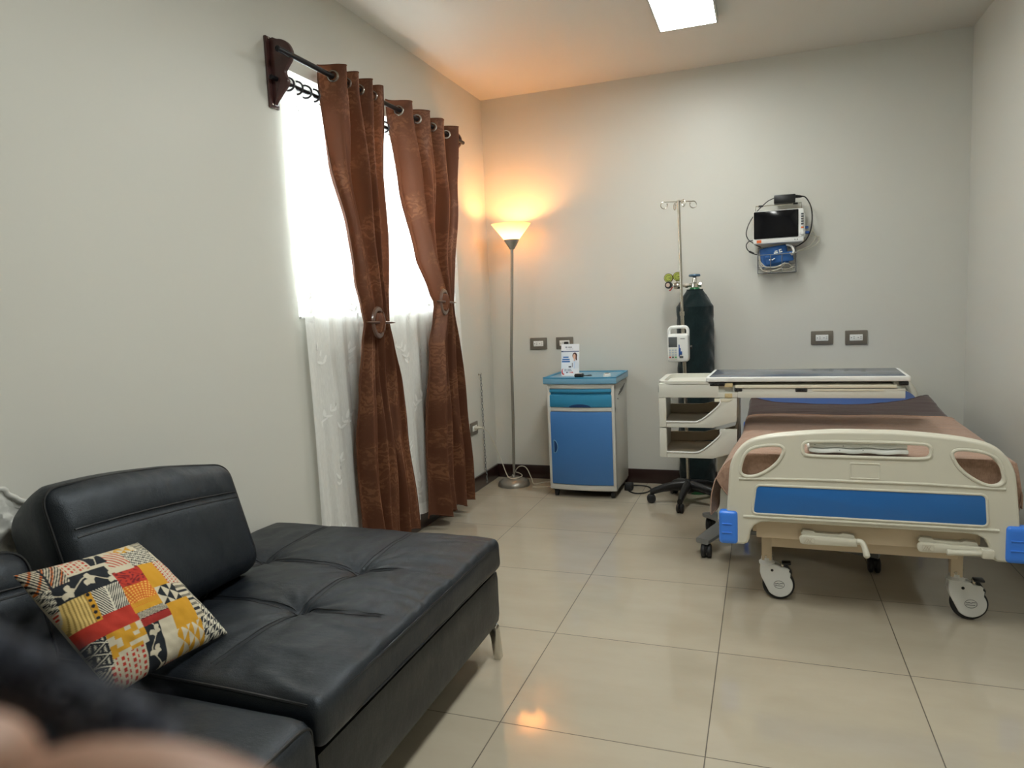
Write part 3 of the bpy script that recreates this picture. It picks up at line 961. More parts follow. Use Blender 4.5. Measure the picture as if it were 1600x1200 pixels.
# leaflet in a clear stand on the cabinet
fl = thing('leaflet_stand', 'small printed clinic leaflet standing on the bedside cabinet', 'leaflet', (0.665, -0.305, 0.7805))
FC = {'w': lin((236, 238, 242)), 'b': lin((60, 120, 190)), 'd': lin((38, 62, 104)), 'g': lin((120, 132, 158)), 'skin': lin((226, 178, 152)),
      'hair': lin((74, 36, 34)), 'r': lin((206, 46, 44)), 'l': lin((206, 222, 240)), 'k': lin((52, 54, 62))}
def flyer_col(u, v):
    # u across, v up
    c = FC['w']
    if v < 0.8: c = tuple(a * (0.55 + 0.45 * u) + b * (0.45 - 0.45 * u) for a, b in zip(FC['w'], FC['l']))
    if 0.745 < v < 0.785: c = FC['g'] if u > 0.12 else FC['d']
    if 0.88 < v < 0.92 and 0.36 < u < 0.62 and (int(u * 60) % 3): c = FC['k']
    if 0.875 < v < 0.925 and 0.25 < u < 0.31: c = FC['d']
    if 0.835 < v < 0.855 and 0.28 < u < 0.66 and (int(u * 70) % 2): c = FC['g']
    for k, (a, b, vv) in enumerate(((0.10, 0.42, 0.56), (0.06, 0.47, 0.49), (0.04, 0.50, 0.42))):
        if a < u < b and vv < v < vv + 0.045: c = FC['d'] if (0.012 < v - vv < 0.03 and a + 0.06 < u < b - 0.06 and int(u * 60) % 3 == 0) else FC['b']
    # woman in a white coat
    if ((u - 0.74) / 0.25) ** 2 + ((v - 0.28) / 0.2) ** 2 < 1 and v > 0.22: c = lin((226, 232, 240)) if abs(u - 0.74) > 0.03 else FC['l']
    if ((u - 0.76) / 0.13) ** 2 + ((v - 0.63) / 0.1) ** 2 < 1 or (0.81 < u < 0.88 and 0.48 < v < 0.63): c = FC['hair']
    if ((u - 0.735) / 0.075) ** 2 + ((v - 0.60) / 0.085) ** 2 < 1 or (0.70 < u < 0.77 and 0.46 < v < 0.55): c = FC['skin']
    if 0.42 < u < 0.56 and 0.25 < v < 0.3: c = FC['k']
    if abs(u - 0.62) < 0.02 and 0.27 < v < 0.40: c = FC['k']
    # phone handset and numbers
    if ((u - 0.12) / 0.1) ** 2 + ((v - 0.12) / 0.1) ** 2 < 1 and ((u - 0.17) / 0.09) ** 2 + ((v - 0.14) / 0.09) ** 2 > 1: c = FC['r']
    for vv, a, b in ((0.185, 0.18, 0.55), (0.14, 0.18, 0.60)):
        if vv < v < vv + 0.02 and a < u < b and int(u * 70) % 3: c = FC['d']
    if 0.075 < v < 0.115 and 0.27 < u < 0.68 and int(u * 46) % 3 and not 0.42 < u < 0.48: c = FC['d'] if u < 0.48 else FC['r']
    return c
def print_mesh(name, fn, colf, nu, nv, mat, parent):
    m = MB(); m.grid(fn, nu, nv)
    me = bpy.data.meshes.new(name); m.bm.to_mesh(me); m.bm.free()
    at = me.color_attributes.new('print', 'FLOAT_COLOR', 'POINT')
    vals = []
    for j in range(nv + 1):
        for i in range(nu + 1): vals += [*colf(i / nu, j / nv), 1.0]
    at.data.foreach_set('color', vals)
    return link_mesh(name, me, mat, parent)
fx0, fx1, fz0, fz1 = 0.606, 0.727, 0.783, 0.987
print_mesh('printed_leaflet', lambda u, v: V((fx0 + (fx1 - fx0) * u, -0.318 + 0.03 * v, fz0 + (fz1 - fz0) * v)), flyer_col, 90, 140, 'printed', fl)
m = MB(); M_ = Matrix.Translation((0, 0, 0))
m.prism([(fx0, -0.314, fz0), (fx0, -0.284, fz1), (fx0, -0.2815, fz1), (fx0, -0.3115, fz0)], (fx1 - fx0, 0, 0)); m.box((fx0 + 0.01, -0.33, 0.7806), (fx1 - 0.01, -0.26, 0.7835), 0.001)
obj('stand', m, 'white', fl)

# pulse oximeter and white cap on the cabinet top
ox = thing('pulse_oximeter', 'small black and white pulse oximeter lying on the bedside cabinet', 'oximeter', (0.755, -0.405, 0.7805))
m = MB(); m.rbox((0.727, -0.45, 0.7807), (0.783, -0.395, 0.807), 0.011, (8, 8, 6)); obj('body', m, 'black', ox)
m = MB(); m.box((0.735, -0.446, 0.8065), (0.775, -0.412, 0.809), 0.001); obj('face', m, 'white', ox)
m = MB(); m.tube(crom([(0.775, -0.40, 0.79), (0.80, -0.37, 0.786), (0.815, -0.33, 0.784), (0.80, -0.31, 0.784), (0.775, -0.34, 0.784), (0.765, -0.38, 0.79)], 5), 0.0025, 6); obj('lanyard', m, 'black', ox)
cp = thing('bottle_cap', 'small white round cap near the right edge of the cabinet top', 'cap', (0.925, -0.375, 0.7805))
m = MB(); m.lathe([(0.004, 0.0002), (0.024, 0.0002), (0.025, 0.003), (0.022, 0.018), (0.015, 0.02)], (0.925, -0.375, 0.7805), seg=28); obj('body', m, 'white', cp)
m = MB(); m.lathe([(0.002, 0.0195), (0.015, 0.0195), (0.014, 0.022), (0.003, 0.022)], (0.925, -0.375, 0.7805), seg=24); obj('lid', m, 'black', cp)

# black lead lying on the floor by the cabinet
m = MB(); m.tube(crom([(1.0, -0.15, 0.005), (1.02, -0.24, 0.005), (1.07, -0.30, 0.005), (1.13, -0.28, 0.005), (1.16, -0.2, 0.005), (1.13, -0.12, 0.005), (1.06, -0.10, 0.005), (1.02, -0.14, 0.012), (0.995, -0.2, 0.006)], 8), 0.0045, 8)
m.rbox((0.99, -0.24, 0.0), (1.045, -0.18, 0.05), 0.012, (5, 5, 5))
tag(obj('power_lead', m, 'rubber'), 'black power lead coiled on the floor beside the cabinet', 'power lead')

# ------------------------------------------------------------------ drip stand
PX, PY = 1.425, -0.433
iv = thing('drip_stand', 'steel drip stand with four hooks on a black five-legged castor base', 'drip stand', (PX, PY, 0))
m = MB(); m.tube([(PX, PY, 0.12), (PX - 0.012, PY, 0.9), (PX - 0.02, PY, 1.16)], 0.011, 16); obj('outer_tube', m, 'steel', iv)
m = MB(); m.tube([(PX - 0.02, PY, 1.14), (PX - 0.03, PY, 1.83)], 0.0085, 14); m.cyl((PX - 0.0195, PY, 1.15), (PX - 0.0205, PY, 1.175), 0.0145); obj('inner_tube', m, 'steel', iv)
hc = V((PX - 0.03, PY, 1.822))
for (dx, dy) in ((-0.78, -0.35), (0.78, 0.35), (-0.35, 0.78), (0.42, -0.78)):
    d = V((dx, dy, 0)).normalized()
    m = MB()
    R = 0.02
    L_ = 0.09 if abs(dx) > 0.6 else 0.075
    pts = [hc, hc + d * (L_ - 0.02)]
    c = hc + d * (L_ - 0.002) + V((0, 0, -R * 0.95))
    for k in range(16):
        a = PI * 0.62 - k / 15 * PI * 1.75
        pts.append(c + d * (math.cos(a) * R) + V((0, 0, math.sin(a) * R)))
    m.tube(pts, 0.0028, 8); m.sphere(pts[-1], 0.0042, seg=10)
    obj('hook', m, 'steel', iv)
m = MB(); m.lathe([(0.02, 0.06), (0.045, 0.075), (0.042, 0.12), (0.028, 0.135), (0.018, 0.15)], (PX, PY, 0), seg=30); hub = obj('hub', m, 'black', iv)
a0 = math.atan2(-0.655 - PY, 1.399 - PX)
for k in range(5):
    a = a0 + k * 2 * PI / 5
    d = V((math.cos(a), math.sin(a), 0)); s = V((-d.y, d.x, 0))
    m = MB()
    rings = []
    for q, (rad, z, w, h) in enumerate(((0.02, 0.11, 0.026, 0.034), (0.08, 0.105, 0.023, 0.03), (0.15, 0.094, 0.02, 0.026), (0.2, 0.078, 0.018, 0.022), (0.232, 0.065, 0.016, 0.02))):
        c = V((PX, PY, z)) + d * rad
        rings.append([m.bm.verts.new(c + s * (w * math.cos(an)) + V((0, 0, h * math.sin(an)))) for an in [2 * PI * j / 12 for j in range(12)]])
    m.skinrings(rings)
    leg = obj('leg', m, 'black', iv)
    m = MB()
    c = V((PX, PY, 0.0275)) + d * 0.225
    for sd in (-1, 1): m.lathe([(0.005, -0.009), (0.022, -0.009), (0.0272, -0.004), (0.0272, 0.005), (0.02, 0.009), (0.005, 0.0095)], c + s * (0.0115 * sd), s * sd, 22)
    m.cyl(c - s * 0.015, c + s * 0.015, 0.008); m.cyl(c + V((0, 0, 0.012)), c + V((0, 0, 0.05)), 0.007)
    obj('caster', m, 'rubber', leg)

# infusion pump clamped on the pole
ip = thing('infusion_pump', 'white infusion pump with carry handle clamped to the drip stand', 'infusion pump', (1.39, -0.50, 0.88))
px0, px1, pz0, pz1, py0, py1 = 1.331, 1.45, 0.883, 1.046, -0.56, -0.455
m = MB(); m.rbox((px0, py0, pz0), (px1, py1, pz1), 0.012, (12, 10, 14)); obj('housing', m, 'white', ip)
m = MB()
hp = [(px0 + 0.004, -0.508, pz1 - 0.01), (px0 + 0.004, -0.508, pz1 + 0.02), (px0 + 0.014, -0.508, pz1 + 0.036), (px0 + 0.03, -0.508, pz1 + 0.04), (px1 - 0.03, -0.508, pz1 + 0.04), (px1 - 0.014, -0.508, pz1 + 0.036), (px1 - 0.006, -0.508, pz1 + 0.02), (px1 - 0.006, -0.508, pz1 - 0.01)]
m.tube(crom(hp, 4), 0.0095, 12); obj('handle', m, 'white', ip)
m = MB(); m.box((px0 + 0.006, py0 - 0.001, 0.970), (px0 + 0.056, py0 + 0.003, 1.030), 0.001); obj('screen', m, 'lcd', ip)
m = MB(); m.box((px0 + 0.006, py0 - 0.0008, 0.893), (px0 + 0.056, py0 + 0.003, 0.966), 0.001); kp = obj('keypad', m, 'plastic', ip)
for i in range(3):
    for j in range(4):
        m = MB(); cx_, cz_ = px0 + 0.015 + i * 0.016, 0.953 - j * 0.014
        m.box((cx_ - 0.0055, py0 - 0.0022, cz_ - 0.004), (cx_ + 0.0055, py0 - 0.0005, cz_ + 0.004), 0.0006)
        obj('key', m, 'red' if (i, j) == (0, 3) else 'green' if (i, j) == (2, 3) else 'lcd' if j == 3 else 'keygrey', kp)
m = MB(); m.box((px0 + 0.064, py0 - 0.002, 0.915), (px0 + 0.07, py0 + 0.004, 0.985), 0.001); m.box((px0 + 0.066, py0 - 0.006, 0.925), (px0 + 0.084, py0 + 0.002, 0.945), 0.002); m.box((px0 + 0.064, py0 - 0.004, 0.93), (px0 + 0.076, py0 + 0.002, 0.965), 0.002)
obj('door_latch', m, 'matblue', ip)
m = MB(); m.box((px0 + 0.068, py0 - 0.0008, 0.905), (px0 + 0.09, py0 + 0.003, 0.918), 0.0005); m.box((px0 + 0.075, py0 - 0.0008, 1.018), (px0 + 0.1, py0 + 0.003, 1.021)); obj('marking', m, 'lcd', ip)
m = MB(); m.box((px0 + 0.02, py1 - 0.004, 0.93), (px1 - 0.02, PY + 0.02, 0.99), 0.006) ; m.cyl((px1 - 0.02, PY, 0.96), (px1 + 0.01, PY, 0.96), 0.012)
obj('pole_clamp', m, 'black', ip)

# ------------------------------------------------------------------ oxygen cylinder
OX, OY = 1.455, -0.145
ox2 = thing('oxygen_cylinder', 'tall oxygen cylinder in a dark green cloth cover against the back wall', 'gas cylinder', (OX, OY, 0))
def cylcover(u, v):
    a = 2 * PI * u
    if v < 0.86: z, r = 0.06 + (1.2 - 0.06) * v / 0.86, 0.113
    else:
        s = (v - 0.86) / 0.14
        z, r = 1.2 + 0.105 * s, 0.113 - 0.065 * s
    w = 0.0025 * math.sin(z * 55 + 2.5 * math.sin(a * 2) + 3 * noise.noise(V((math.cos(a) * 2, math.sin(a) * 2, z * 3)))) + 0.003 * noise.noise(V((math.cos(a) * 3, math.sin(a) * 3, z * 8)))
    r += w * (1 if z < 1.28 else 0.3)
    return V((OX + r * math.cos(a), OY + r * math.sin(a), z))
m = MB(); m.grid(cylcover, 64, 150, closed_u=True)
m.tube([cylcover(k / 48, 1.0) for k in range(48)], 0.004, 6, True); m.tube([cylcover(k / 48, 0.0) for k in range(48)], 0.003, 6, True)
obj('cloth_cover', m, 'cover', ox2, angle=24)
m = MB(); m.lathe([(0.01, 0.0), (0.102, 0.0), (0.105, 0.01), (0.105, 1.17), (0.09, 1.23), (0.05, 1.285), (0.034, 1.305), (0.03, 1.318), (0.01, 1.318)], (OX, OY, 0), seg=40); obj('tank', m, 'greencyl', ox2)
m = MB(); m.lathe([(0.02, 1.315), (0.024, 1.32), (0.024, 1.345), (0.016, 1.35), (0.014, 1.372), (0.01, 1.39)], (OX, OY, 0), seg=24)
m.cyl((OX - 0.035, OY, 1.335), (OX + 0.035, OY, 1.335), 0.012); m.cyl((OX + 0.03, OY, 1.335), (OX + 0.042, OY, 1.335), 0.016, seg=6)
obj('valve', m, 'chrome', ox2)
m = MB(); m.lathe([(0.01, 1.386), (0.034, 1.388), (0.038, 1.394), (0.034, 1.402), (0.01, 1.4)], (OX, OY, 0), seg=10); obj('hand_wheel', m, 'knobblue', ox2)
rg = thing('oxygen_regulator', 'chrome oxygen regulator with two green faced gauges on the cylinder valve', 'regulator', (1.36, -0.145, 1.31))
m = MB()
m.cyl((OX - 0.0352, OY, 1.333), (OX - 0.10, OY, 1.333), 0.009); m.cyl((OX - 0.04, OY, 1.333), (OX - 0.058, OY, 1.333), 0.016, seg=6)
m.lathe([(0.01, -0.02), (0.02, -0.018), (0.022, 0.0), (0.02, 0.02), (0.012, 0.03)], (1.345, OY, 1.335), (1, 0, 0), 20); m.cyl((1.345, OY, 1.33), (1.345, OY, 1.375), 0.006)
m.tube(crom([(1.34, OY, 1.34), (1.31, OY - 0.005, 1.345), (1.295, OY, 1.375)], 4), 0.006, 8)
obj('body', m, 'chrome', rg)
for (gx, gz) in ((1.296, 1.386), (1.353, 1.393)):
    m = MB(); m.lathe([(0.005, 0.0), (0.027, 0.0), (0.029, 0.006), (0.029, 0.02), (0.026, 0.024), (0.025, 0.021)], (gx, OY + 0.005, gz), (-0.1, -1, 0.05), 28); g = obj('gauge', m, 'brass', rg)
    m = MB(); m.lathe([(0.001, 0.0214), (0.0252, 0.0214), (0.0252, 0.0224), (0.001, 0.0224)], (gx, OY + 0.005, gz), (-0.1, -1, 0.05), 26); f_ = obj('dial', m, 'gaugegreen', g)
    m = MB(); m.box((gx - 0.001, OY - 0.0205, gz - 0.002), (gx + 0.016, OY - 0.0185, gz + 0.001)); m.torus((gx - 0.001, OY - 0.0185, gz), (-0.1, -1, 0.05), 0.018, 0.0012, 20, 4); obj('needle', m, 'black', g)
m = MB(); m.lathe([(0.008, 0.0), (0.02, 0.004), (0.023, 0.012), (0.023, 0.03), (0.019, 0.034), (0.004, 0.034)], (1.302, OY - 0.01, 1.342), (-0.25, -1, 0), 12); obj('knob', m, 'black', rg)
m = MB(); m.lathe([(0.002, 0.0345), (0.013, 0.0345), (0.012, 0.037), (0.002, 0.037)], (1.302, OY - 0.01, 1.342), (-0.25, -1, 0), 18); obj('knob_cap', m, 'knobcap', rg)
m = MB(); m.tube(crom([(1.318, OY - 0.01, 1.33), (1.308, OY - 0.015, 1.312), (1.298, OY - 0.018, 1.308)], 4), 0.004, 8); obj('outlet_barb', m, 'red', rg)

# ------------------------------------------------------------------ patient monitor on the wall
mo = thing('patient_monitor', 'white patient monitor with a dark screen mounted on the back wall', 'monitor', (1.953, -0.07, 1.56))
bx0, bx1, bz0, bz1, by = 1.807, 2.096, 1.563, 1.762, -0.13
m = MB()
m.rbox((bx0, by, bz0), (bx1, -0.045, bz1), 0.011, (20, 6, 16))
m.box((bx1 - 0.02, -0.12, bz0 + 0.025), (bx1 + 0.007, -0.06, bz1 - 0.03), 0.006)
m.box((1.88, -0.05, 1.60), (2.02, -0.0005, 1.72), 0.004)
obj('housing', m, 'white', mo)
m = MB(); m.prism([(p[0], by - 0.0015, p[1]) for p in rounded([(1.811, 1.594), (2.065, 1.594), (2.065, 1.757), (1.811, 1.757)], 0.007)], (0, 0.004, 0), 0.0008); obj('screen', m, 'screen', mo)
for z in (1.727, 1.712, 1.697, 1.683, 1.668):
    m = MB(); m.box((2.079, by - 0.003, z - 0.0045), (2.093, by + 0.002, z + 0.0045), 0.0015); obj('button', m, 'btn', mo)
m = MB(); m.box((2.079, by - 0.003, 1.642), (2.093, by + 0.002, 1.652), 0.0015); obj('button', m, 'orange', mo)
m = MB(); m.lathe([(0.012, 0), (0.0125, 0.004), (0.0105, 0.014), (0.003, 0.016)], (2.085, by, 1.614), (0, -1, 0), 20); obj('rotary_knob', m, 'white', mo)
m = MB(); m.box((1.827, by - 0.001, 1.570), (1.854, by + 0.002, 1.587), 0.0004); obj('sticker', m, 'orange', mo)
m = MB()
for xx in (2.045, 2.058): m.box((xx - 0.002, by - 0.0008, 1.574), (xx + 0.002, by + 0.001, 1.582))
m.box((bx0 + 0.008, by - 0.0006, 1.591), (bx1 - 0.012, by + 0.001, 1.5922))
obj('marking', m, 'lcd', mo)
m = MB(); m.tube([(1.822, -0.075, 1.75), (1.822, -0.075, 1.797), (2.084, -0.075, 1.797), (2.084, -0.075, 1.75)], 0.0035, 8); obj('handle', m, 'steel', mo)
m = MB()
for xx in (1.852, 2.05): m.tube([(xx - 0.013, -0.075, 1.797), (xx + 0.013, -0.075, 1.797)], 0.006, 10)
obj('handle_grip', m, 'black', mo)
m = MB(); m.box((bx1 + 0.004, -0.105, 1.61), (bx1 + 0.03, -0.08, 1.625), 0.003); m.box((bx1 + 0.004, -0.105, 1.64), (bx1 + 0.026, -0.08, 1.655), 0.003); obj('connector', m, 'matblue', mo)

pa = thing('power_adapter', 'black power adapter brick resting on top of the patient monitor with trailing leads', 'power adapter', (1.988, -0.07, 1.80))
m = MB(); m.box((1.927, -0.098, 1.802), (2.049, -0.052, 1.853), 0.004, M=Matrix.Translation((1.988, -0.075, 1.8)) @ Matrix.Rotation(0.015, 4, 'Y') @ Matrix.Translation((-1.988, 0.075, -1.8))); obj('brick', m, 'black', pa)
m = MB()
m.tube(crom([(1.928, -0.085, 1.838), (1.893, -0.085, 1.823), (1.856, -0.06, 1.795), (1.831, -0.03, 1.774), (1.80, -0.03, 1.733), (1.776, -0.05, 1.686), (1.765, -0.06, 1.638), (1.776, -0.07, 1.603), (1.801, -0.085, 1.579), (1.835, -0.09, 1.555), (1.852, -0.08, 1.548)], 6), 0.0028, 8)
m.tube(crom([(1.804, -0.08, 1.593), (1.78, -0.08, 1.587), (1.765, -0.08, 1.564), (1.775, -0.08, 1.534), (1.806, -0.08, 1.512), (1.84, -0.08, 1.500)], 6), 0.0028, 8)
m.tube([(1.782, -0.08, 1.527), (1.81, -0.08, 1.511)], 0.006, 8)
m.tube(crom([(2.048, -0.08, 1.838), (2.098, -0.08, 1.833), (2.124, -0.08, 1.8), (2.14, -0.08, 1.752), (2.143, -0.08, 1.69), (2.134, -0.08, 1.629), (2.112, -0.08, 1.578), (2.076, -0.08, 1.549), (2.049, -0.08, 1.537)], 6), 0.0036, 8)
m.tube([(2.048, -0.08, 1.838), (2.075, -0.08, 1.835), (2.09, -0.08, 1.834)], [0.011, 0.008, 0.004], 8)
obj('lead', m, 'black', pa)

# wire basket on the wall
bk = thing('wire_basket', 'small wire basket fixed to the wall below the patient monitor', 'wire basket', (1.945, -0.06, 1.385))
m = MB()
xa, xb, za, zb_, ya, yb2 = 1.832, 2.054, 1.387, 1.497, -0.115, -0.008
for (y_, z_) in ((ya, zb_), (ya, za), (yb2, za), (yb2, zb_ + 0.05)): m.tube([(xa, y_, z_), (xb, y_, z_)], 0.0022, 8)
for x_ in (xa, xb):
    m.tube([(x_, yb2, zb_ + 0.05), (x_, ya, zb_)], 0.0022, 8); m.tube([(x_, yb2, za), (x_, ya, za)], 0.0022, 8)
    m.tube([(x_, yb2, za), (x_, yb2, zb_ + 0.05)], 0.0022, 8); m.tube([(x_, ya, za), (x_, ya, zb_)], 0.0022, 8)
for x_ in (1.907, 1.972): m.tube([(x_, ya, zb_), (x_, ya, za), (x_, yb2, za), (x_, yb2, zb_ + 0.04)], 0.002, 8)
for k in range(1, 8): m.tube([(xa + (xb - xa) * k / 8, ya, za), (xa + (xb - xa) * k / 8, yb2, za)], 0.0012, 6)
for k in range(1, 4):
    z_ = za + (zb_ - za) * k / 4
    m.tube([(xb, ya, z_), (xb, yb2, z_)], 0.0014, 6); m.tube([(xa, ya, z_), (xa, yb2, z_)], 0.0014, 6)
    m.tube([(xa, yb2, z_), (xb, yb2, z_)], 0.0014, 6)
m.tube([(xa, ya, za + 0.037), (xb, ya, za + 0.037)], 0.0014, 6)
for x_ in (1.87, 2.02): m.cyl((x_, -0.009, 1.54), (x_, -0.0005, 1.54), 0.008, seg=10)
obj('wires', m, 'greymetal', bk)

# blood pressure cuff folded in the basket
bc = thing('blood_pressure_cuff', 'blue blood pressure cuff folded into the wire basket', 'blood pressure cuff', (1.93, -0.06, 1.41))
Mr = Matrix.Translation((1.93, -0.065, 1.49)) @ Matrix.Rotation(-0.14, 4, 'Y') @ Matrix.Translation((-1.93, 0.065, -1.49))
def cuffd(p, u):
    p = p.copy(); p.y += 0.008 * math.sin(p.x * 45 + p.z * 20) ; return p
m = MB(); m.rbox((1.848, -0.092, 1.428), (2.008, -0.038, 1.548), 0.012, (18, 6, 14), cuffd, Mr); m.rbox((1.875, -0.104, 1.44), (2.035, -0.09, 1.50), 0.007, (16, 3, 8), cuffd, Mr)
cf = obj('folded_cuff', m, 'cuff', bc)
m = MB(); m.tube(crom([(1.998, -0.09, 1.552), (2.026, -0.095, 1.541), (2.04, -0.1, 1.511), (2.026, -0.1, 1.488)], 6), 0.0065, 10); obj('air_hose', m, 'white', bc)
m = MB()
for (a, b, w, h) in ((1.94, 1.505, 0.012, 0.004), (1.942, 1.515, 0.008, 0.003), (1.962, 1.51, 0.003, 0.012), (1.97, 1.506, 0.007, 0.004), (1.968, 1.52, 0.006, 0.003)):
    m.box((a - w, -0.1065, b - h), (a + w, -0.101, b + h), M=Mr)
for (a, b) in ((1.90, 1.47), (1.915, 1.468), (1.925, 1.472), (2.02, 1.487)): m.box((a - 0.005, -0.113, b - 0.0025), (a + 0.005, -0.104, b + 0.0025), M=Mr)
obj('white_print', m, 'white', bc)

# pale sensor cables
sc_ = thing('sensor_cables', 'pale sensor cables coiled in the wire basket and looping right of the monitor', 'cables', (1.98, -0.05, 1.40))
m = MB()
m.tube(crom([(2.11, -0.075, 1.648), (2.139, -0.06, 1.664), (2.15, -0.05, 1.64), (2.135, -0.06, 1.616), (2.118, -0.075, 1.618)], 6), 0.0024, 8)
m.tube(crom([(2.109, -0.06, 1.614), (2.149, -0.05, 1.597), (2.189, -0.04, 1.589), (2.175, -0.04, 1.553), (2.122, -0.05, 1.522), (2.06, -0.07, 1.508), (2.03, -0.09, 1.49), (1.98, -0.1, 1.44), (1.92, -0.1, 1.42), (1.86, -0.1, 1.43), (1.842, -0.08, 1.47), (1.848, -0.06, 1.50)], 6), 0.0028, 8)
m.tube(crom([(2.135, -0.05, 1.64), (2.165, -0.05, 1.60), (2.14, -0.05, 1.548), (2.091, -0.06, 1.522), (2.035, -0.07, 1.498), (2.0, -0.08, 1.45), (1.95, -0.1, 1.405), (1.87, -0.095, 1.40), (1.842, -0.07, 1.44), (1.85, -0.05, 1.48)], 6), 0.0028, 8)
m.tube(crom([(1.845, -0.1, 1.46), (1.88, -0.103, 1.425), (1.94, -0.105, 1.42), (1.99, -0.1, 1.44), (2.02, -0.08, 1.43), (2.03, -0.05, 1.40), (1.95, -0.04, 1.395), (1.87, -0.05, 1.40)], 6), 0.0028, 8)
m.tube(crom([(2.04, -0.09, 1.42), (2.0, -0.1, 1.405), (1.95, -0.09, 1.41), (1.9, -0.09, 1.395), (1.87, -0.06, 1.41), (1.93, -0.05, 1.43), (2.0, -0.05, 1.42)], 6), 0.0026, 8)
obj('cable', m, 'cablewhite', sc_)

# ------------------------------------------------------------------ over-bed table with side bins
ot = thing('overbed_table', 'white and grey rolling over-bed table with side tray and two bins, beside the bed', 'over-bed table', (1.65, -1.15, 0))
tx0, tx1, ty0, ty1 = 1.385, 1.745, -1.35, -0.985
# tray housing along the top
m = MB()
for lo, hi in (((tx0, ty0, 0.779), (1.665, ty0 + 0.02, 0.848)), ((tx0, ty1 - 0.019, 0.779), (1.75, ty1 - 0.001, 0.842))):
    m.box(lo, hi, 0.004)
m.box((1.66, ty0, 0.779), (1.75, ty0 + 0.02, 0.806), 0.003)
m.box((tx0, ty0 + 0.02, 0.779), (tx0 + 0.019, ty1 - 0.02, 0.842), 0.004)
m.box((tx0 + 0.02, ty0 + 0.02, 0.782), (1.75, ty1 - 0.02, 0.836), 0.002)
rim = rounded([(tx0 - 0.004, ty0 - 0.004), (1.62, ty0 - 0.004), (1.62, ty1 + 0.004), (tx0 - 0.004, ty1 + 0.004)], [0.07, 0.002, 0.002, 0.07], 8)
rin = rounded([(tx0 + 0.02, ty0 + 0.02), (1.619, ty0 + 0.02), (1.619, ty1 - 0.02), (tx0 + 0.02, ty1 - 0.02)], [0.055, 0.002, 0.002, 0.055], 8)
rings = [[m.bm.verts.new((a, b, 0.846)) for a, b in rim], [m.bm.verts.new((a, b, 0.859)) for a, b in rim], [m.bm.verts.new((a, b, 0.859)) for a, b in rin], [m.bm.verts.new((a, b, 0.84)) for a, b in rin]]
m.skinrings(rings, caps=False)
m.bm.faces.new(rings[3])
obj('tray_housing', m, 'plastic', ot)
m = MB(); m.box((tx0 - 0.0065, ty0 + 0.03, 0.80), (tx0 - 0.0005, ty0 + 0.11, 0.84), 0.003); obj('side_grip', m, 'rubber', ot)
# arm that carries the table top
m = MB()
m.box((1.75, ty0, 0.779), (2.443, ty0 + 0.02, 0.812), 0.002); m.box((1.75, ty0 + 0.02, 0.779), (2.443, ty1, 0.80), 0.002)
m.box((1.77, ty0 + 0.001, 0.812), (2.443, ty0 + 0.02, 0.822), 0.001)
m.box((2.40, ty0 + 0.02, 0.80), (2.443, ty1, 0.85), 0.002)
obj('support_beam', m, 'plastic', ot)
m = MB()
m.prism([(p[0], p[1], 0.855) for p in rounded([(1.606, -1.36), (2.462, -1.36), (2.476, -0.985), (1.622, -0.985)], 0.012)], (0, 0, 0.022), 0.005)
tt = obj('table_top', m, 'white', ot)
m = MB()
m.prism([(p[0], p[1], 0.8765) for p in rounded([(1.622, -1.345), (2.446, -1.345), (2.458, -1.0), (1.638, -1.0)], 0.008)], (0, 0, 0.0016), 0.0004)
obj('top_inlay', m, 'slate', tt)
m = MB(); m.rbox((1.738, ty0 - 0.006, 0.824), (2.41, ty1, 0.841), 0.005, (20, 8, 3)); obj('pull_out_leaf', m, 'cream', ot)
m = MB(); m.rbox((2.07, ty0 - 0.004, 0.811), (2.36, ty0 + 0.06, 0.820), 0.003, (10, 4, 3)); obj('slide_rail', m, 'cream', ot)
for (a, b, z) in ((1.625, 1.70, 0.843), (1.735, 1.77, 0.817), (2.0, 2.05, 0.815), (2.42, 2.455, 0.844)):
    m = MB(); m.box((a, ty0 - 0.003, z - 0.008), (b, ty0 + 0.03, z + 0.009), 0.003)
    for k in range(5): m.cyl((a + (b - a) * (k + 0.5) / 5, ty0 - 0.006, z + 0.002 * (-1) ** k), (a + (b - a) * (k + 0.5) / 5, ty0, z), 0.003, seg=8)
    obj('slide_bracket', m, 'black', ot)
m = MB(); m.box((1.692, ty0 - 0.006, 0.83), (1.728, ty0 + 0.02, 0.848), 0.002); m.box((1.692, ty0 - 0.004, 0.779), (1.726, ty0 + 0.004, 0.800), 0.003); m.torus((1.709, ty0 - 0.004, 0.79), (0, 1, 0), 0.006, 0.0015, 16, 6)
obj('latch', m, 'tan', ot)
m = MB(); m.prism([(1.645, ty0 - 0.004, 0.759), (1.645, ty0 - 0.004, 0.775), (1.73, ty0 - 0.004, 0.775), (1.712, ty0 - 0.004, 0.761)], (0, 0.03, 0), 0.002); obj('release_lever', m, 'cream', ot)
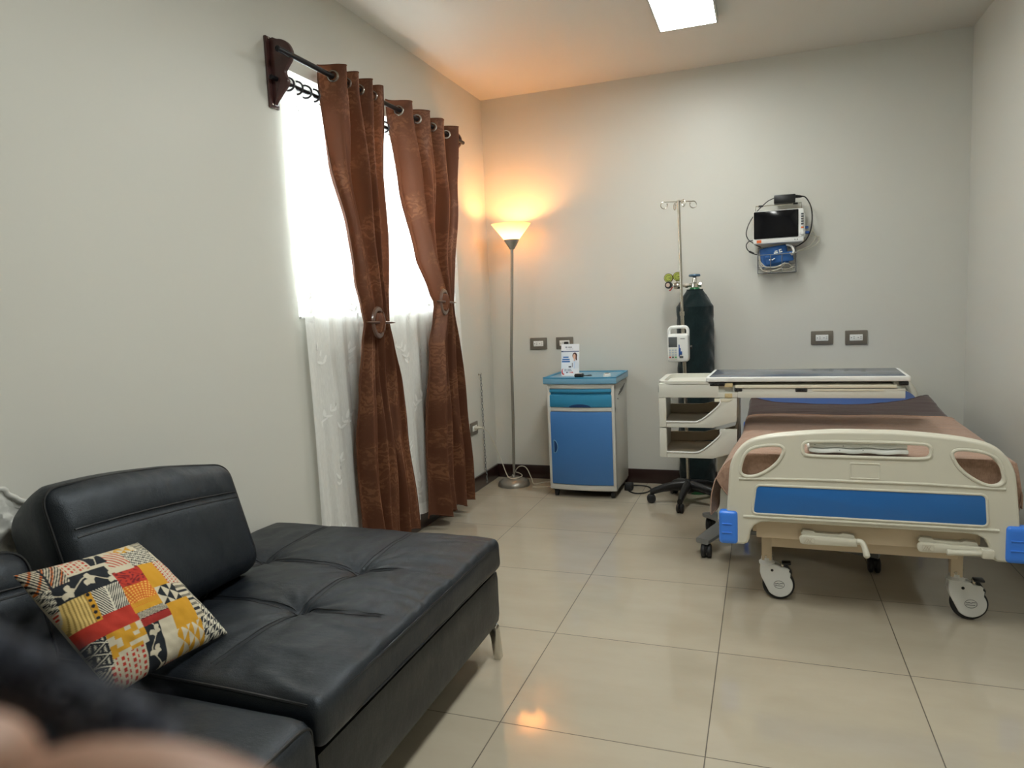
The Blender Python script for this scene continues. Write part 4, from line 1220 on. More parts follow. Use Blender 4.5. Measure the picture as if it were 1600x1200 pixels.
# bins
def bin_(za, zb_):
    m = MB()
    # left post, back wall, floor, sloped end with opening
    m.box((tx0, ty0, za), (tx0 + 0.034, ty0 + 0.03, zb_), 0.004)
    m.box((tx0, ty0 + 0.03, za), (tx0 + 0.012, ty1, zb_), 0.003)
    front = [(tx0 + 0.034, za), (1.635, za), (1.665, za + 0.01), (1.745, za + 0.034), (1.747, zb_), (1.67, zb_), (1.665, zb_ - 0.035), (1.6, za + 0.052), (1.572, za + 0.036), (1.55, za + 0.03), (tx0 + 0.034, za + 0.03)]
    m.prism([(a, ty0, b) for a, b in front], (0, 0.012, 0), 0.003)
    b = obj('bin', m, 'plastic', ot)
    m = MB()
    lip = [(tx0 + 0.034, za + 0.028), (1.55, za + 0.028), (1.572, za + 0.034), (1.6, za + 0.05), (1.665, zb_ - 0.035), (1.67, zb_ - 0.004)]
    m.tube(crom([(a, ty0 - 0.001, c) for a, c in lip], 4), 0.0042, 8)
    lp = crom([(a, 0, c) for a, c in lip], 4)
    rings = [[m.bm.verts.new((p.x + dx, yy, p.z + dz)) for (dx, dz, yy) in ((0, 0, ty0), (0.004, -0.004, ty0 + 0.038), (0.007, -0.009, ty0 + 0.038), (0.003, -0.005, ty0))] for p in lp]
    m.skinrings(rings)
    obj('rolled_lip', m, 'white', b)
    m = MB()
    m.box((tx0 + 0.012, ty0 + 0.012, za + 0.004), (1.635, ty1 - 0.004, za + 0.014))
    m.prism([(1.635, ty0 + 0.012, za + 0.004), (1.745, ty0 + 0.012, za + 0.04), (1.745, ty0 + 0.012, zb_ - 0.002), (1.735, ty0 + 0.012, zb_ - 0.002), (1.735, ty0 + 0.012, za + 0.05), (1.635, ty0 + 0.012, za + 0.016)], (0, ty1 - ty0 - 0.02, 0))
    m.prism([(tx0 + 0.012, ty1 - 0.01, za + 0.004), (1.74, ty1 - 0.01, za + 0.03), (1.74, ty1 - 0.01, zb_ - 0.04), (1.66, ty1 - 0.01, zb_ - 0.065), (1.61, ty1 - 0.01, za + 0.075), (1.57, ty1 - 0.01, za + 0.065), (tx0 + 0.012, ty1 - 0.01, za + 0.065)], (0, 0.01, 0))
    obj('bin_liner', m, 'shelfbeige', b)
bin_(0.634, 0.778); bin_(0.485, 0.630)
m = MB(); m.box((1.64, -1.12, 0.1), (1.70, -1.0, 0.485), 0.006); m.box((1.7405, -1.15, 0.36), (1.752, -0.99, 0.779), 0.003); obj('column', m, 'plastic', ot)
m = MB()
def arm(p, q, w0, w1, z0, z1, h=0.026):
    p, q = V((*p, 0)), V((*q, 0)); d = (q - p).normalized(); s = V((-d.y, d.x, 0))
    rings = []
    for k in range(7):
        c = p + (q - p) * (k / 6); w = w0 + (w1 - w0) * k / 6; z = z0 + (z1 - z0) * (k / 6) ** 1.5
        rings.append([m.bm.verts.new(c + s * a * w + V((0, 0, z + b * h))) for a, b in ((-1, -.3), (-.8, -.5), (.8, -.5), (1, -.3), (1, .3), (.8, .5), (-.8, .5), (-1, .3))])
    m.skinrings(rings)
arm((1.70, -1.15), (1.582, -1.375), 0.05, 0.034, 0.11, 0.083); arm((1.70, -1.12), (1.578, -0.925), 0.05, 0.034, 0.11, 0.083)
arm((1.66, -1.18), (2.345, -1.395), 0.045, 0.03, 0.11, 0.085); arm((1.66, -1.10), (2.345, -0.92), 0.045, 0.03, 0.11, 0.085)
obj('foot_frame', m, 'greymetal', ot)
for (a, b) in ((1.60, -1.36), (1.592, -0.945), (2.325, -1.388), (2.325, -0.925)):
    m = MB(); c = V((a, b, 0.034))
    for sd in (-1, 1): m.lathe([(0.006, -0.012), (0.026, -0.012), (0.0335, -0.006), (0.0335, 0.006), (0.026, 0.011), (0.006, 0.012)], c + V((0.014 * sd, 0, 0)), (sd, 0, 0), 26)
    m.cyl(c - V((0.02, 0, 0)), c + V((0.02, 0, 0)), 0.01); m.cyl(c + V((0, 0, 0.012)), c + V((0, 0, 0.045)), 0.009); m.box((a - 0.005, b - 0.03, 0.03), (a + 0.005, b + 0.03, 0.062), 0.004)
    obj('caster', m, 'rubber', ot)

# ------------------------------------------------------------------ hospital bed
bed = thing('hospital_bed', 'hospital bed with cream footboard, blue panel and two hand cranks', 'hospital bed', (2.2125, -1.0, 0))
CX = 2.2125
half = [(0.0, 0.738), (-0.11, 0.737), (-0.25, 0.726), (-0.345, 0.712), (-0.405, 0.692), (-0.44, 0.66), (-0.462, 0.62), (-0.474, 0.565), (-0.487, 0.42), (-0.492, 0.30)]
outl = [(CX + a, b) for a, b in [(p.x, p.y) for p in crom([(*p, 0) for p in half], 5)]]
low = [(-0.492, 0.30), (-0.488, 0.286), (-0.475, 0.281), (-0.425, 0.281), (-0.41, 0.288), (-0.402, 0.305), (-0.398, 0.335), (-0.385, 0.36), (-0.362, 0.374), (-0.33, 0.378)]
left = outl + [(CX + a, b) for a, b in low[1:]]
right = [(2 * CX - a, b) for a, b in left][::-1]
outline = left + [p for p in right[:-1]]
ear = spl2([(-0.357 + (a + 0.357) * 1.14, 0.617 + (b - 0.617) * 1.12) for a, b in [(-0.425, 0.577), (-0.422, 0.605), (-0.41, 0.64), (-0.385, 0.662), (-0.345, 0.672), (-0.305, 0.674), (-0.288, 0.664), (-0.29, 0.645), (-0.306, 0.616), (-0.335, 0.588), (-0.375, 0.565), (-0.408, 0.562)]], 4)
earL = [(CX + a, b) for a, b in ear]; earR = [(CX - a, b) for a, b in ear][::-1]
slot = rounded([(CX - 0.212, 0.646), (CX - 0.17, 0.643), (CX + 0.17, 0.643), (CX + 0.212, 0.646), (CX + 0.212, 0.697), (CX + 0.1, 0.701), (CX - 0.1, 0.701), (CX - 0.212, 0.697)], 0.024, 5)
def end_board(name, y0, y1, s):
    """s=-1: outer face looks to -y"""
    b = curve_plate(name, [outline, earL, earR, slot], y0, y1, 0.009, 'bedwhite', bed)
    yo = y0 if s < 0 else y1
    m = MB()
    rim_ = [V((a, (y0 + y1) / 2, c)) for a, c in left[:46]][::-1] + [V((2 * CX - a, (y0 + y1) / 2, c)) for a, c in left[1:46]]
    rr_ = []
    for p in rim_: rr_.append(0.019 if p.z > 0.6 else 0.012 + 0.007 * max(0, (p.z - 0.45) / 0.15))
    rim2 = [V((CX + (p.x - CX) * 0.972, p.y, p.z - 0.012)) for p in rim_]
    m.tube(rim2, rr_, 12)
    for hole in (earL, earR, slot): m.tube([(a, yo - s * 0.001, c) for a, c in hole], 0.0065, 8, True)
    pc = [(CX - 0.402, 0.392), (CX + 0.402, 0.392), (CX + 0.392, 0.536), (CX - 0.388, 0.536)]
    m.tube([(CX - 0.44, yo, 0.545), (CX - 0.2, yo, 0.552), (CX + 0.2, yo, 0.552), (CX + 0.44, yo, 0.545)], 0.005, 8)
    m.tube([(CX - 0.425, yo, 0.396), (CX + 0.425, yo, 0.396)], 0.0055, 8)
    rp = rounded([(CX - 0.392, 0.409), (CX + 0.392, 0.409), (CX + 0.384, 0.523), (CX - 0.378, 0.523)], 0.02, 6)
    m.tube([(a, yo, c) for a, c in rp], 0.005, 8, True)
    m.tube([(a, yo, c) for a, c in rounded([(CX - 0.048, 0.564), (CX + 0.048, 0.564), (CX + 0.048, 0.62), (CX - 0.048, 0.62)], 0.003, 3)], 0.0026, 6, True)
    obj('moulded_rim', m, 'bedwhite', b)
    m = MB(); m.prism([(a, yo - s * 0.003, c) for a, c in rp], (0, s * 0.0045, 0), 0.001); obj('colour_panel', m, 'bedblue', b)
    for sd in (-1, 1):
        m = MB()
        xs = sorted((CX + sd * 0.516, CX + sd * 0.446))
        m.rbox((xs[0], y0 - 0.014 if s < 0 else y1 - 0.03, 0.283), (xs[1], y0 + 0.035 if s < 0 else y1 + 0.014, 0.415), 0.013, (10, 8, 14))
        for z in (0.33, 0.365): m.tube([(xs[0] + 0.012, yo + s * 0.0145, z), (xs[1] - 0.022, yo + s * 0.0145, z)], 0.003, 8)
        obj('corner_bumper', m, 'bumper', b)
    return b
end_board('footboard', -1.955, -1.915, -1)
hb = end_board('headboard', -0.068, -0.03, 1)
hb.location += V((0.045, 0, 0.03))
m = MB()
m.box((1.835, -1.905, 0.298), (2.59, -1.87, 0.385), 0.004); m.box((1.89, -1.868, 0.25), (2.535, -1.84, 0.30), 0.004)
m.box((1.835, -0.11, 0.25), (2.59, -0.075, 0.385), 0.004)
for x_ in (1.82, 2.565): m.box((x_, -1.87, 0.31), (x_ + 0.04, -0.11, 0.37), 0.004)
for y_ in (-1.5, -1.05, -0.6): m.box((1.86, y_, 0.32), (2.565, y_ + 0.03, 0.36), 0.003)
m.box((1.78, -1.86, 0.40), (2.66, -0.12, 0.425), 0.006)
for y_ in (-1.6, -0.4):
    for x_ in (1.83, 2.57): m.box((x_, y_, 0.365), (x_ + 0.03, y_ + 0.05, 0.405), 0.002)
obj('frame', m, 'beige', bed)
# casters
def bed_caster(cx, cy, front=True):
    m = MB()
    m.box((cx - 0.02, cy - 0.02, 0.165), (cx + 0.02, cy + 0.02, 0.33), 0.003)
    col_ = obj('frame_post', m, 'beige', bed)
    m = MB()
    m.cyl((cx - 0.004, cy - 0.024, 0.182), (cx - 0.004, cy - 0.019, 0.182), 0.006, seg=6); m.cyl((cx + 0.019, cy, 0.186), (cx + 0.025, cy, 0.186), 0.006, seg=6)
    obj('bolt', m, 'steel', col_)
    wx = cx + 0.045
    m = MB()
    y_ = cy - 0.02
    m.lathe([(0.02, -0.014), (0.057, -0.014), (0.0625, -0.008), (0.0625, 0.008), (0.057, 0.014), (0.02, 0.014)], (wx, cy, 0.063), (0, 1, 0), 48)
    wh = obj('caster', m, 'rubber', bed)
    m = MB()
    hs = []
    for k in range(17):
        a = -2.45 + k / 16 * 3.1
        hs.append((wx + 0.003 + 0.052 * math.cos(a), 0.066 + 0.052 * math.sin(a)))
    hs += [(wx + 0.046, 0.116), (wx + 0.04, 0.122), (wx + 0.042, 0.131), (wx + 0.034, 0.137), (wx + 0.01, 0.139), (wx + 0.0, 0.148), (cx + 0.03, 0.151), (cx - 0.026, 0.15), (cx - 0.027, 0.115), (cx - 0.022, 0.095)]
    m.prism([(a, y_ - 0.004, b) for a, b in hs], (0, 0.02, 0), 0.004, 3)
    m.prism([(a, cy + 0.015, b) for a, b in hs], (0, 0.008, 0), 0.002)
    m.lathe([(0.01, 0.145), (0.03, 0.147), (0.031, 0.155), (0.022, 0.163), (0.022, 0.175), (0.005, 0.175)], (cx, cy, 0), seg=28)
    m.box((cx - 0.025, cy - 0.02, 0.125), (cx + 0.03, cy + 0.02, 0.15), 0.006)
    hsg = obj('housing', m, 'white', wh)
    m = MB()
    m.cyl((cx + 0.02, y_ - 0.0055, 0.127), (cx + 0.02, y_ - 0.002, 0.127), 0.0055, seg=16)
    obj('pivot_pin', m, 'black', wh)
    m = MB()
    yl = y_ - 0.0047
    e = [(wx + 0.002 + 0.02 * math.cos(2 * PI * k / 24), 0.068 + 0.016 * math.sin(2 * PI * k / 24)) for k in range(24)]
    m.tube([(a, yl, b) for a, b in e], 0.0008, 5, True)
    for (a, b, w) in ((-0.012, 0.071, 0.004), (-0.006, 0.0725, 0.003), (0.0, 0.071, 0.004), (0.006, 0.073, 0.003), (0.012, 0.0735, 0.004)): m.box((wx + 0.002 + a - w, yl, b - 0.001), (wx + 0.002 + a + w, yl + 0.001, b + 0.001))
    for k in range(7): m.box((wx - 0.013 + k * 0.0042, yl, 0.0615), (wx - 0.0098 + k * 0.0042, yl + 0.001, 0.0645))
    obj('emblem', m, 'btn', wh)
    m = MB()
    m.box((wx + 0.008, cy - 0.012, 0.132), (wx + 0.02, cy + 0.012, 0.155), 0.003)
    obj('brake_bracket', m, 'steel', wh)
    m = MB()
    m.box((wx + 0.012, cy - 0.018, 0.15), (wx + 0.048, cy + 0.018, 0.16), 0.004)
    m.prism([(wx + 0.018, cy - 0.014, 0.152), (wx + 0.03, cy - 0.014, 0.152), (wx + 0.052, cy - 0.014, 0.118), (wx + 0.05, cy - 0.014, 0.104), (wx + 0.036, cy - 0.014, 0.106), (wx + 0.034, cy - 0.014, 0.125)], (0, 0.028, 0), 0.003)
    obj('brake_pedal', m, 'black', wh)
for (a, b) in ((1.874, -1.775), (2.545, -1.80), (1.874, -0.22), (2.545, -0.22)): bed_caster(a, b)
# cranks under the footboard
def crank(xa, za, down):
    y_ = -1.925
    m = MB()
    m.prism([(a, y_ - 0.004, b) for a, b in rounded([(xa + 0.005, za + 0.022), (xa + 0.012, za + 0.034), (xa + 0.05, za + 0.032), (xa + 0.055, za + 0.026), (xa + 0.14, za + 0.024), (xa + 0.15, za + 0.03), (xa + 0.19, za + 0.026), (xa + 0.195, za + 0.012), (xa + 0.19, za + 0.006), (xa + 0.01, za + 0.012)], 0.003)], (0, 0.03, 0), 0.003)
    c = obj('crank', m, 'bedwhite', bed)
    m = MB()
    m.prism([(a, y_ - 0.02, b) for a, b in rounded([(xa, za - 0.018), (xa + 0.2, za - 0.014), (xa + 0.2, za + 0.014), (xa, za + 0.018)], [0.018, 0.004, 0.004, 0.018], 6)], (0, 0.018, 0), 0.004)
    m.box((xa + 0.02, y_ + 0.0, za - 0.008), (xa + 0.05, -1.905, za + 0.008))
    obj('crank_arm', m, 'bedwhite', c)
    m = MB()
    for k in range(4): m.tube([(xa + 0.018 + 0.008 * k, y_ - 0.0208, za - 0.008), (xa + 0.026 + 0.008 * (k % 3), y_ - 0.0208, za + 0.007)], 0.0008, 5)
    m.tube([(xa + 0.015, y_ - 0.0206, za - 0.01), (xa + 0.052, y_ - 0.0206, za - 0.01), (xa + 0.052, y_ - 0.0206, za + 0.01), (xa + 0.015, y_ - 0.0206, za + 0.01)], 0.0006, 5, True)
    obj('direction_mark', m, 'shelfbeige', c)
    m = MB()
    hx = xa + 0.2
    if down: pts = [(hx - 0.004, y_ - 0.012, za + 0.006), (hx + 0.012, y_ - 0.016, za + 0.006), (hx + 0.021, y_ - 0.022, za - 0.004), (hx + 0.027, y_ - 0.034, za - 0.024), (hx + 0.031, y_ - 0.044, za - 0.045)]
    else: pts = [(hx + 0.0, y_ - 0.03, za - 0.004), (hx - 0.02, y_ - 0.032, za - 0.004), (hx - 0.06, y_ - 0.034, za - 0.005), (hx - 0.10, y_ - 0.035, za - 0.006), (hx - 0.112, y_ - 0.035, za - 0.006)]
    m.tube(crom(pts, 4), [0.007] + [0.0105] * (4 * 3 - 1) + [0.0115] * 4 + [0.006], 12)
    if not down: m.rbox((hx - 0.004, y_ - 0.045, za - 0.02), (hx + 0.034, y_ + 0.0, za + 0.014), 0.006, (5, 5, 5))
    else: m.box((hx - 0.004, y_ - 0.014, za - 0.006), (hx + 0.008, y_ - 0.002, za + 0.01), 0.002)
    obj('handle_grip', m, 'bedwhite', c)
crank(1.992, 0.312, True); crank(2.39, 0.313, False)

# mattress
def head_up(y):
    s = max(0.0, min(1.0, (y + 0.8) / 0.6))
    return 0.045 * s * s * (3 - 2 * s)
def matd(p, u):
    p = p.copy()
    s = (p.y + 1.85) / 1.75
    p.x += 0.035 * (s - 0.2)
    if u.z > 0: p.z += 0.006 * (1 - u.x * u.x) + head_up(p.y)
    return p
m = MB(); m.rbox((1.785, -1.885, 0.43), (2.655, -0.085, 0.612), 0.035, (24, 40, 6), matd)
tag(obj('mattress', m, 'matblue'), 'blue vinyl mattress on the hospital bed, showing at the head end', 'mattress')

def blanket(name, label, mat, ya, yb_, zt, dropL, dropR, seed, foot_drop=0.0, curve=None):
    """cloth over the mattress; u across, v from foot to head"""
    Lv = (yb_ - ya) + foot_drop
    def half_pt(u, v):
        w = v * Lv - foot_drop                     # below zero: hanging over the foot end
        y = ya + max(0.0, w)
        if curve: y += curve(u) * v
        s = (y + 1.85) / 1.75
        xl, xr = 1.785 + 0.035 * (s - 0.2) - 0.012, 2.655 + 0.035 * (s - 0.2) + 0.055
        near = max(0.0, min(1.0, (-y - 1.25) / 0.5)); near = near * near * (3 - 2 * near)
        dl, dr = dropL(y), dropR(y)
        tot = dl + (xr - xl) + dr
        d = u * tot
        n1 = noise.noise(V((d * 5, y * 4, seed)))
        z0 = zt + head_up(y)
        if d < dl:
            q = dl - d
            bul = (0.024 + 0.075 * near) * (1 - math.exp(-q * 14)) + 0.012 * math.sin(y * 16 + q * 6) * min(1, q * 6) * near
            x, z = xl - bul + 0.008 * n1 * min(1, q * 8), z0 - 0.01 - q * (1 - 0.25 * math.exp(-q * 12))
        elif d > dl + xr - xl:
            q = d - dl - (xr - xl)
            x, z = xr + 0.02 * (1 - math.exp(-q * 12)) + 0.01 * n1 * min(1, q * 8), z0 - 0.01 - q
        else:
            x = xl + d - dl
            e = min(d - dl, xr - x)
            z = z0 - 0.01 * math.exp(-e / 0.02) + 0.004 * n1 + 0.003 * noise.noise(V((x * 4, y * 22, seed + 4))) + 0.0016 * noise.noise(V((x * 9, y * 60, seed + 9)))
        if w < 0:
            side = max(0.0, min(1.0, ((dl - d) if d < dl else (d - dl - (xr - xl)) if d > dl + xr - xl else 0.0) / 0.1))
            z += w * (1 - side)
            y += -0.006 * min(1, -w * 30) + 0.002 * math.sin(x * 30)
        return V((x, y, z))
    m = MB()
    m.grid(half_pt, 110, 110)
    for v in (0.0, 1.0): m.tube([half_pt(k / 110, v) for k in range(111)], 0.003, 6)
    for u in (0.0, 1.0): m.tube([half_pt(u, k / 110) for k in range(111)], 0.003, 6)
    return tag(obj(name, m, mat, angle=80), label, 'blanket')
blanket('blanket', 'dark brown woven blanket across the head half of the bed', 'darkblanket', -1.02, -0.58, 0.624, lambda y: 0.13, lambda y: 0.05, 3.3, curve=lambda u: 0.36 * abs(2 * u - 1) ** 3.0)
blanket('blanket', 'light brown woven blanket over the foot half of the bed', 'blanket', -1.89, -0.93, 0.634, lambda y: 0.15 + 0.10 * max(0, min(1, (-y - 1.3) / 0.5)), lambda y: 0.16, 7.7, foot_drop=0.2)

# folded speckled cloth resting on the bed behind the footboard
def fold(p, u):
    p = p.copy(); p.z += 0.002 * math.sin(p.x * 60); p.y += 0.003 * math.sin(p.x * 35); return p
m = MB()
m.rbox((2.022, -1.944, 0.652), (2.358, -1.80, 0.672), 0.008, (30, 10, 4), fold); m.rbox((2.026, -1.941, 0.6725), (2.354, -1.805, 0.690), 0.007, (30, 10, 3), fold)
tag(obj('folded_cloth', m, 'speckle'), 'folded white speckled cloth lying on the bed behind the footboard slot', 'cloth')

# ------------------------------------------------------------------ leather sofa
sofa = thing('sectional_sofa', 'black leather sectional sofa with chaise end along the left wall', 'sofa', (0.5, -3.6, 0))
m = MB(); m.rbox((0.03, -3.6, 0.125), (0.975, -2.515, 0.322), 0.02, (14, 16, 6)); obj('chaise_base', m, 'leatherbase', sofa)
m = MB(); m.rbox((0.03, -5.0, 0.125), (0.965, -3.604, 0.30), 0.02, (14, 16, 6)); obj('seat_base', m, 'leatherbase', sofa)
SX, SY = (0.28, 0.645), (-3.2, -2.895)
def seam_h(x, y):
    h = 0.0
    for sx_ in SX: h -= 0.005 * math.exp(-abs(x - sx_) / 0.012) + 0.005 * math.exp(-((x - sx_) / 0.08) ** 2)
    for sy_ in SY: h -= 0.005 * math.exp(-abs(y - sy_) / 0.012) + 0.005 * math.exp(-((y - sy_) / 0.08) ** 2)
    for sx_ in SX:
        for sy_ in SY:
            d2 = (x - sx_) ** 2 + (y - sy_) ** 2
            h -= 0.028 * math.exp(-math.sqrt(d2) / 0.05)
            d = math.sqrt(d2); an = math.atan2(y - sy_, x - sx_)
            h += 0.005 * math.exp(-d / 0.12) * math.sin(an * 11 + 2 * noise.noise(V((x * 6, y * 6, 0)))) * min(1, d / 0.03)
    h += 0.005 * noise.noise(V((x * 6, y * 9, 2.2))) + 0.0022 * noise.noise(V((x * 30, y * 18, 5)))
    return h
def chd(p, u):
    p = p.copy()
    ex, ey = 1 - min(1, abs(u.x)) ** 6, 1 - min(1, abs(u.y)) ** 6
    k = max(0, u.z)
    if u.z > 0: p.z += (0.022 + seam_h(p.x, p.y)) * k * (ex * ey) ** 0.6
    # front wrinkles near the right edge
    p.z += k * 0.0025 * max(0, min(1, (p.x - 0.7) / 0.15)) * math.sin(p.y * 60 + 9 * noise.noise(V((p.x * 5, p.y * 8, 1))))
    if p.x > 0.9: p.x += 0.006 * noise.noise(V((0, p.y * 6, p.z * 9)))
    return p
m = MB(); m.rbox((0.02, -3.6, 0.325), (0.985, -2.505, 0.432), (0.022, 0.03, 0.03), (110, 120, 10), chd)
cc = obj('chaise_cushion', m, 'leather', sofa, angle=70)
def on_top(x, y, dz=0.002):
    ux, uy = (x - 0.5025) / 0.4825, (y + 3.0525) / 0.5475
    ex, ey = 1 - min(1, abs(ux)) ** 6, 1 - min(1, abs(uy)) ** 6
    return V((x, y, 0.432 + (0.022 + seam_h(x, y)) * max(0.0, ex * ey) ** 0.6 + dz))
m = MB()
for o_ in (-0.008, 0.0, 0.008):
    for sx_ in SX: m.tube([on_top(sx_ + o_, -3.53 + 0.98 * k / 90, 0.0002) for k in range(91)], 0.0014, 6)
    for sy_ in SY: m.tube([on_top(0.09 + 0.84 * k / 90, sy_ + o_, 0.0002) for k in range(91)], 0.0014, 6)
obj('seam_stitching', m, 'piping', cc)
m = MB()
pp = [(0.977, -2.545, 0.415), (0.98, -2.7, 0.42), (0.982, -3.0, 0.42), (0.982, -3.4, 0.42), (0.975, -3.55, 0.418)]
m.tube(crom(pp, 8), 0.0035, 6); m.tube(crom([(a, b, 0.342) for a, b, c in pp], 8), 0.0035, 6)
m.tube(crom([(0.95, -3.592, 0.424), (0.7, -3.594, 0.432), (0.3, -3.594, 0.432), (0.08, -3.592, 0.425)], 8), 0.004, 6)
obj('piping', m, 'piping', cc)
# near seat cushion
def nsd(p, u):
    p = p.copy()
    ex, ey = 1 - min(1, abs(u.x)) ** 4, 1 - min(1, abs(u.y)) ** 4
    if u.z > 0: p.z += 0.018 * u.z * ex * ey
    p.z += 0.003 * max(0, u.z) * noise.noise(V((p.x * 8, p.y * 8, 4)))
    if u.x > 0.5: p.x += 0.008 * noise.noise(V((1, p.y * 7, p.z * 8)))
    return p
m = MB(); m.rbox((0.02, -4.95, 0.20), (0.987, -3.606, 0.418), (0.04, 0.035, 0.045), (40, 60, 12), nsd); ns = obj('seat_cushion', m, 'leather', sofa, angle=70)
m = MB(); m.tube(crom([(0.975, -3.622, 0.27), (0.978, -3.622, 0.36), (0.974, -3.64, 0.403), (0.977, -3.8, 0.409), (0.977, -4.2, 0.409), (0.977, -4.8, 0.409)], 8), 0.0035, 6); obj('piping', m, 'piping', ns)
# back cushions, leaning on the wall
def back_cushion(y0, y1, z0, z1, lean, seed, depth=0.24):
    c = V((0.02, (y0 + y1) / 2, z0))
    Mx = Matrix.Translation((0.265, 0, z0)) @ Matrix.Rotation(lean, 4, 'Y') @ Matrix.Translation((-0.25, 0, -z0))
    hz = z1 - z0
    def d(p, u):
        p = p.copy()
        k = max(0, u.x)
        ey, ez = 1 - min(1, abs(u.y)) ** 4, 1 - min(1, abs(u.z)) ** 4
        p.x += 0.035 * k * (ey * ez) ** 0.7
        kb = max(0.0, min(1.0, (1 - u.x) / 2))
        yc = (y0 + y1) / 2
        p.y = yc + (p.y - yc) * (1 - 0.16 * kb)
        if u.z > 0: p.z -= 0.05 * kb * kb * u.z
        zs = z0 + hz * 0.68
        p.x -= 0.010 * k * math.exp(-abs(p.z - zs) / 0.012) * ey
        p.x += 0.006 * k * noise.noise(V((p.y * 9 + seed, p.z * 6 + p.y * 5, 1.5))) * ey
        p.x += 0.003 * k * noise.noise(V((p.y * 24 + seed, p.z * 10 + p.y * 16, 3.5))) * ey
        if u.z > 0: p.z += 0.022 * u.z * (1 - u.y * u.y)
        p.z += 0.13 * (yc - p.y) * max(0.0, (p.z - z0) / hz)
        return p
    m = MB(); m.rbox((0.125, y0, z0), (0.125 + depth, y1, z1), (0.06, 0.05, 0.06), (14, 60, 50), d, Mx)
    b = obj('back_cushion', m, 'leather', sofa, angle=70)
    m = MB()
    xf = 0.125 + depth
    def fp(y, z, dx=0.0):
        uy, uz = (y - (y0 + y1) / 2) / ((y1 - y0) / 2), (z - (z0 + z1) / 2) / (hz / 2)
        return Mx @ (d(V((xf, y, z)), V((1, uy, uz))) + V((dx, 0, 0)))
    zs = z0 + hz * 0.68
    for o_ in (-0.009, 0.009): m.tube([fp(y0 + 0.045 + (y1 - y0 - 0.09) * k / 50, zs + o_, -0.0005) for k in range(51)], 0.0028, 6)
    # edge piping round the front face
    ring = []
    for (yy, zz) in rounded([(y0 + 0.012, z0 + 0.03), (y1 - 0.012, z0 + 0.03), (y1 - 0.012, z1 - 0.015), (y0 + 0.012, z1 - 0.015)], 0.05, 8): ring.append((yy, zz))
    ring2 = []
    for a, b_ in zip(ring, ring[1:] + ring[:1]):
        for k in range(6): ring2.append((a[0] + (b_[0] - a[0]) * k / 6, a[1] + (b_[1] - a[1]) * k / 6))
    pts = []
    for yy, zz in ring2:
        uz = (zz - (z0 + z1) / 2) / (hz / 2); uy = (yy - (y0 + y1) / 2) / ((y1 - y0) / 2)
        zx = zz + 0.022 * max(0, uz) * (1 - uy * uy)
        zx += 0.13 * ((y0 + y1) / 2 - yy) * max(0.0, (zx - z0) / hz)
        pts.append(Mx @ V((xf - 0.012, yy, zx)))
    m.tube(pts, 0.0035, 6, True)
    obj('piping', m, 'piping', b)
back_cushion(-3.62, -3.005, 0.432, 0.824, -0.30, 1.0)
back_cushion(-4.32, -3.67, 0.425, 0.78, -0.30, 5.0)
# chrome L legs
for (a, b, sg) in ((0.95, -2.545, 1), (0.95, -4.9, 1), (0.08, -2.545, -1), (0.08, -4.9, -1)):
    m = MB()
    prof = [(0.03, 0.0), (0.02, 0.1245), (-0.09, 0.1245), (-0.09, 0.106), (-0.006, 0.098), (0.006, 0.0)]
    m.prism([(a + sg * p[0], b - 0.014, p[1]) for p in rounded(prof, [0.003, 0.014, 0.003, 0.003, 0.012, 0.003], 5)], (0, 0.03, 0), 0.002)
    obj('leg', m, 'chrome', sofa)

# white cloth stuffed behind the sofa cushions
rnd = random.Random(4)
def clothp(u, v):
    y = -3.80 + 0.33 * u
    z = 0.55 + (0.37 - 0.13 * u + 0.02 * math.sin(u * 11)) * v
    n_ = noise.noise(V((u * 6, v * 7, 1.3))); n2 = noise.noise(V((u * 14, v * 16, 4.1)))
    x = 0.024 + 0.018 * abs(n_) + 0.008 * n2 + 0.008 * math.sin(v * PI)
    return V((max(0.008, x), y + 0.02 * n2, z + 0.012 * n2))
MT['cotton'] = pm('white cotton', (206, 206, 200), 0.9, var=0.04, bump=(120, 0.3, 0.002))
m = MB()
m.grid(clothp, 60, 50)
m.grid(lambda u, v: V((0.006, clothp(u, v).y, clothp(u, v).z - 0.004)), 60, 50)
for q in range(2): m.tube([clothp(k / 60, 1.0) + V((-0.012 * q, 0, -0.004 * q)) for k in range(61)], 0.007, 8)
tag(obj('crumpled_cloth', m, 'cotton', angle=80), 'crumpled white cloth stuffed behind the sofa cushions against the wall', 'cloth')

# ------------------------------------------------------------------ patchwork throw pillow
CR, BK, YE, RE, MA, WH, OR = [lin(c) for c in ((206, 196, 172), (34, 38, 44), (206, 152, 44), (186, 58, 44), (122, 34, 38), (222, 216, 196), (212, 110, 44))]
def fern(a, b, fg, bgc, n=11, mid=0.5):
    s = b * n + abs(a - mid) * n * 1.3
    if abs(a - mid) < 0.03: return fg
    return fg if (s % 1) < 0.5 else bgc
def leafs(a, b, n):
    t_ = b * n
    k = math.floor(t_); f = t_ - k
    cx_ = 0.5 + 0.12 * (-1) ** k
    for an in (0.5, 1.57, 2.64, -0.6):
        dx, dy = (a - cx_), (f - 0.5) / 1.0
        px = dx * math.cos(an) + dy * math.sin(an); py = -dx * math.sin(an) + dy * math.cos(an)
        if 0.02 < px < 0.36 and abs(py) < 0.13 * math.sin(PI * px / 0.36): return CR
    if abs(a - (0.5 + 0.25 * math.sin(2 * PI * t_ / 2))) < 0.03: return CR
    return BK
def dashes(a, b, nc, nr, fg=RE):
    i = math.floor(a * nc); f, g = a * nc - i, (b * nr + 0.37 * i) % 1
    w = 0.6 if i % 2 == 0 else 0.3
    return fg if f < w and g < 0.6 else CR
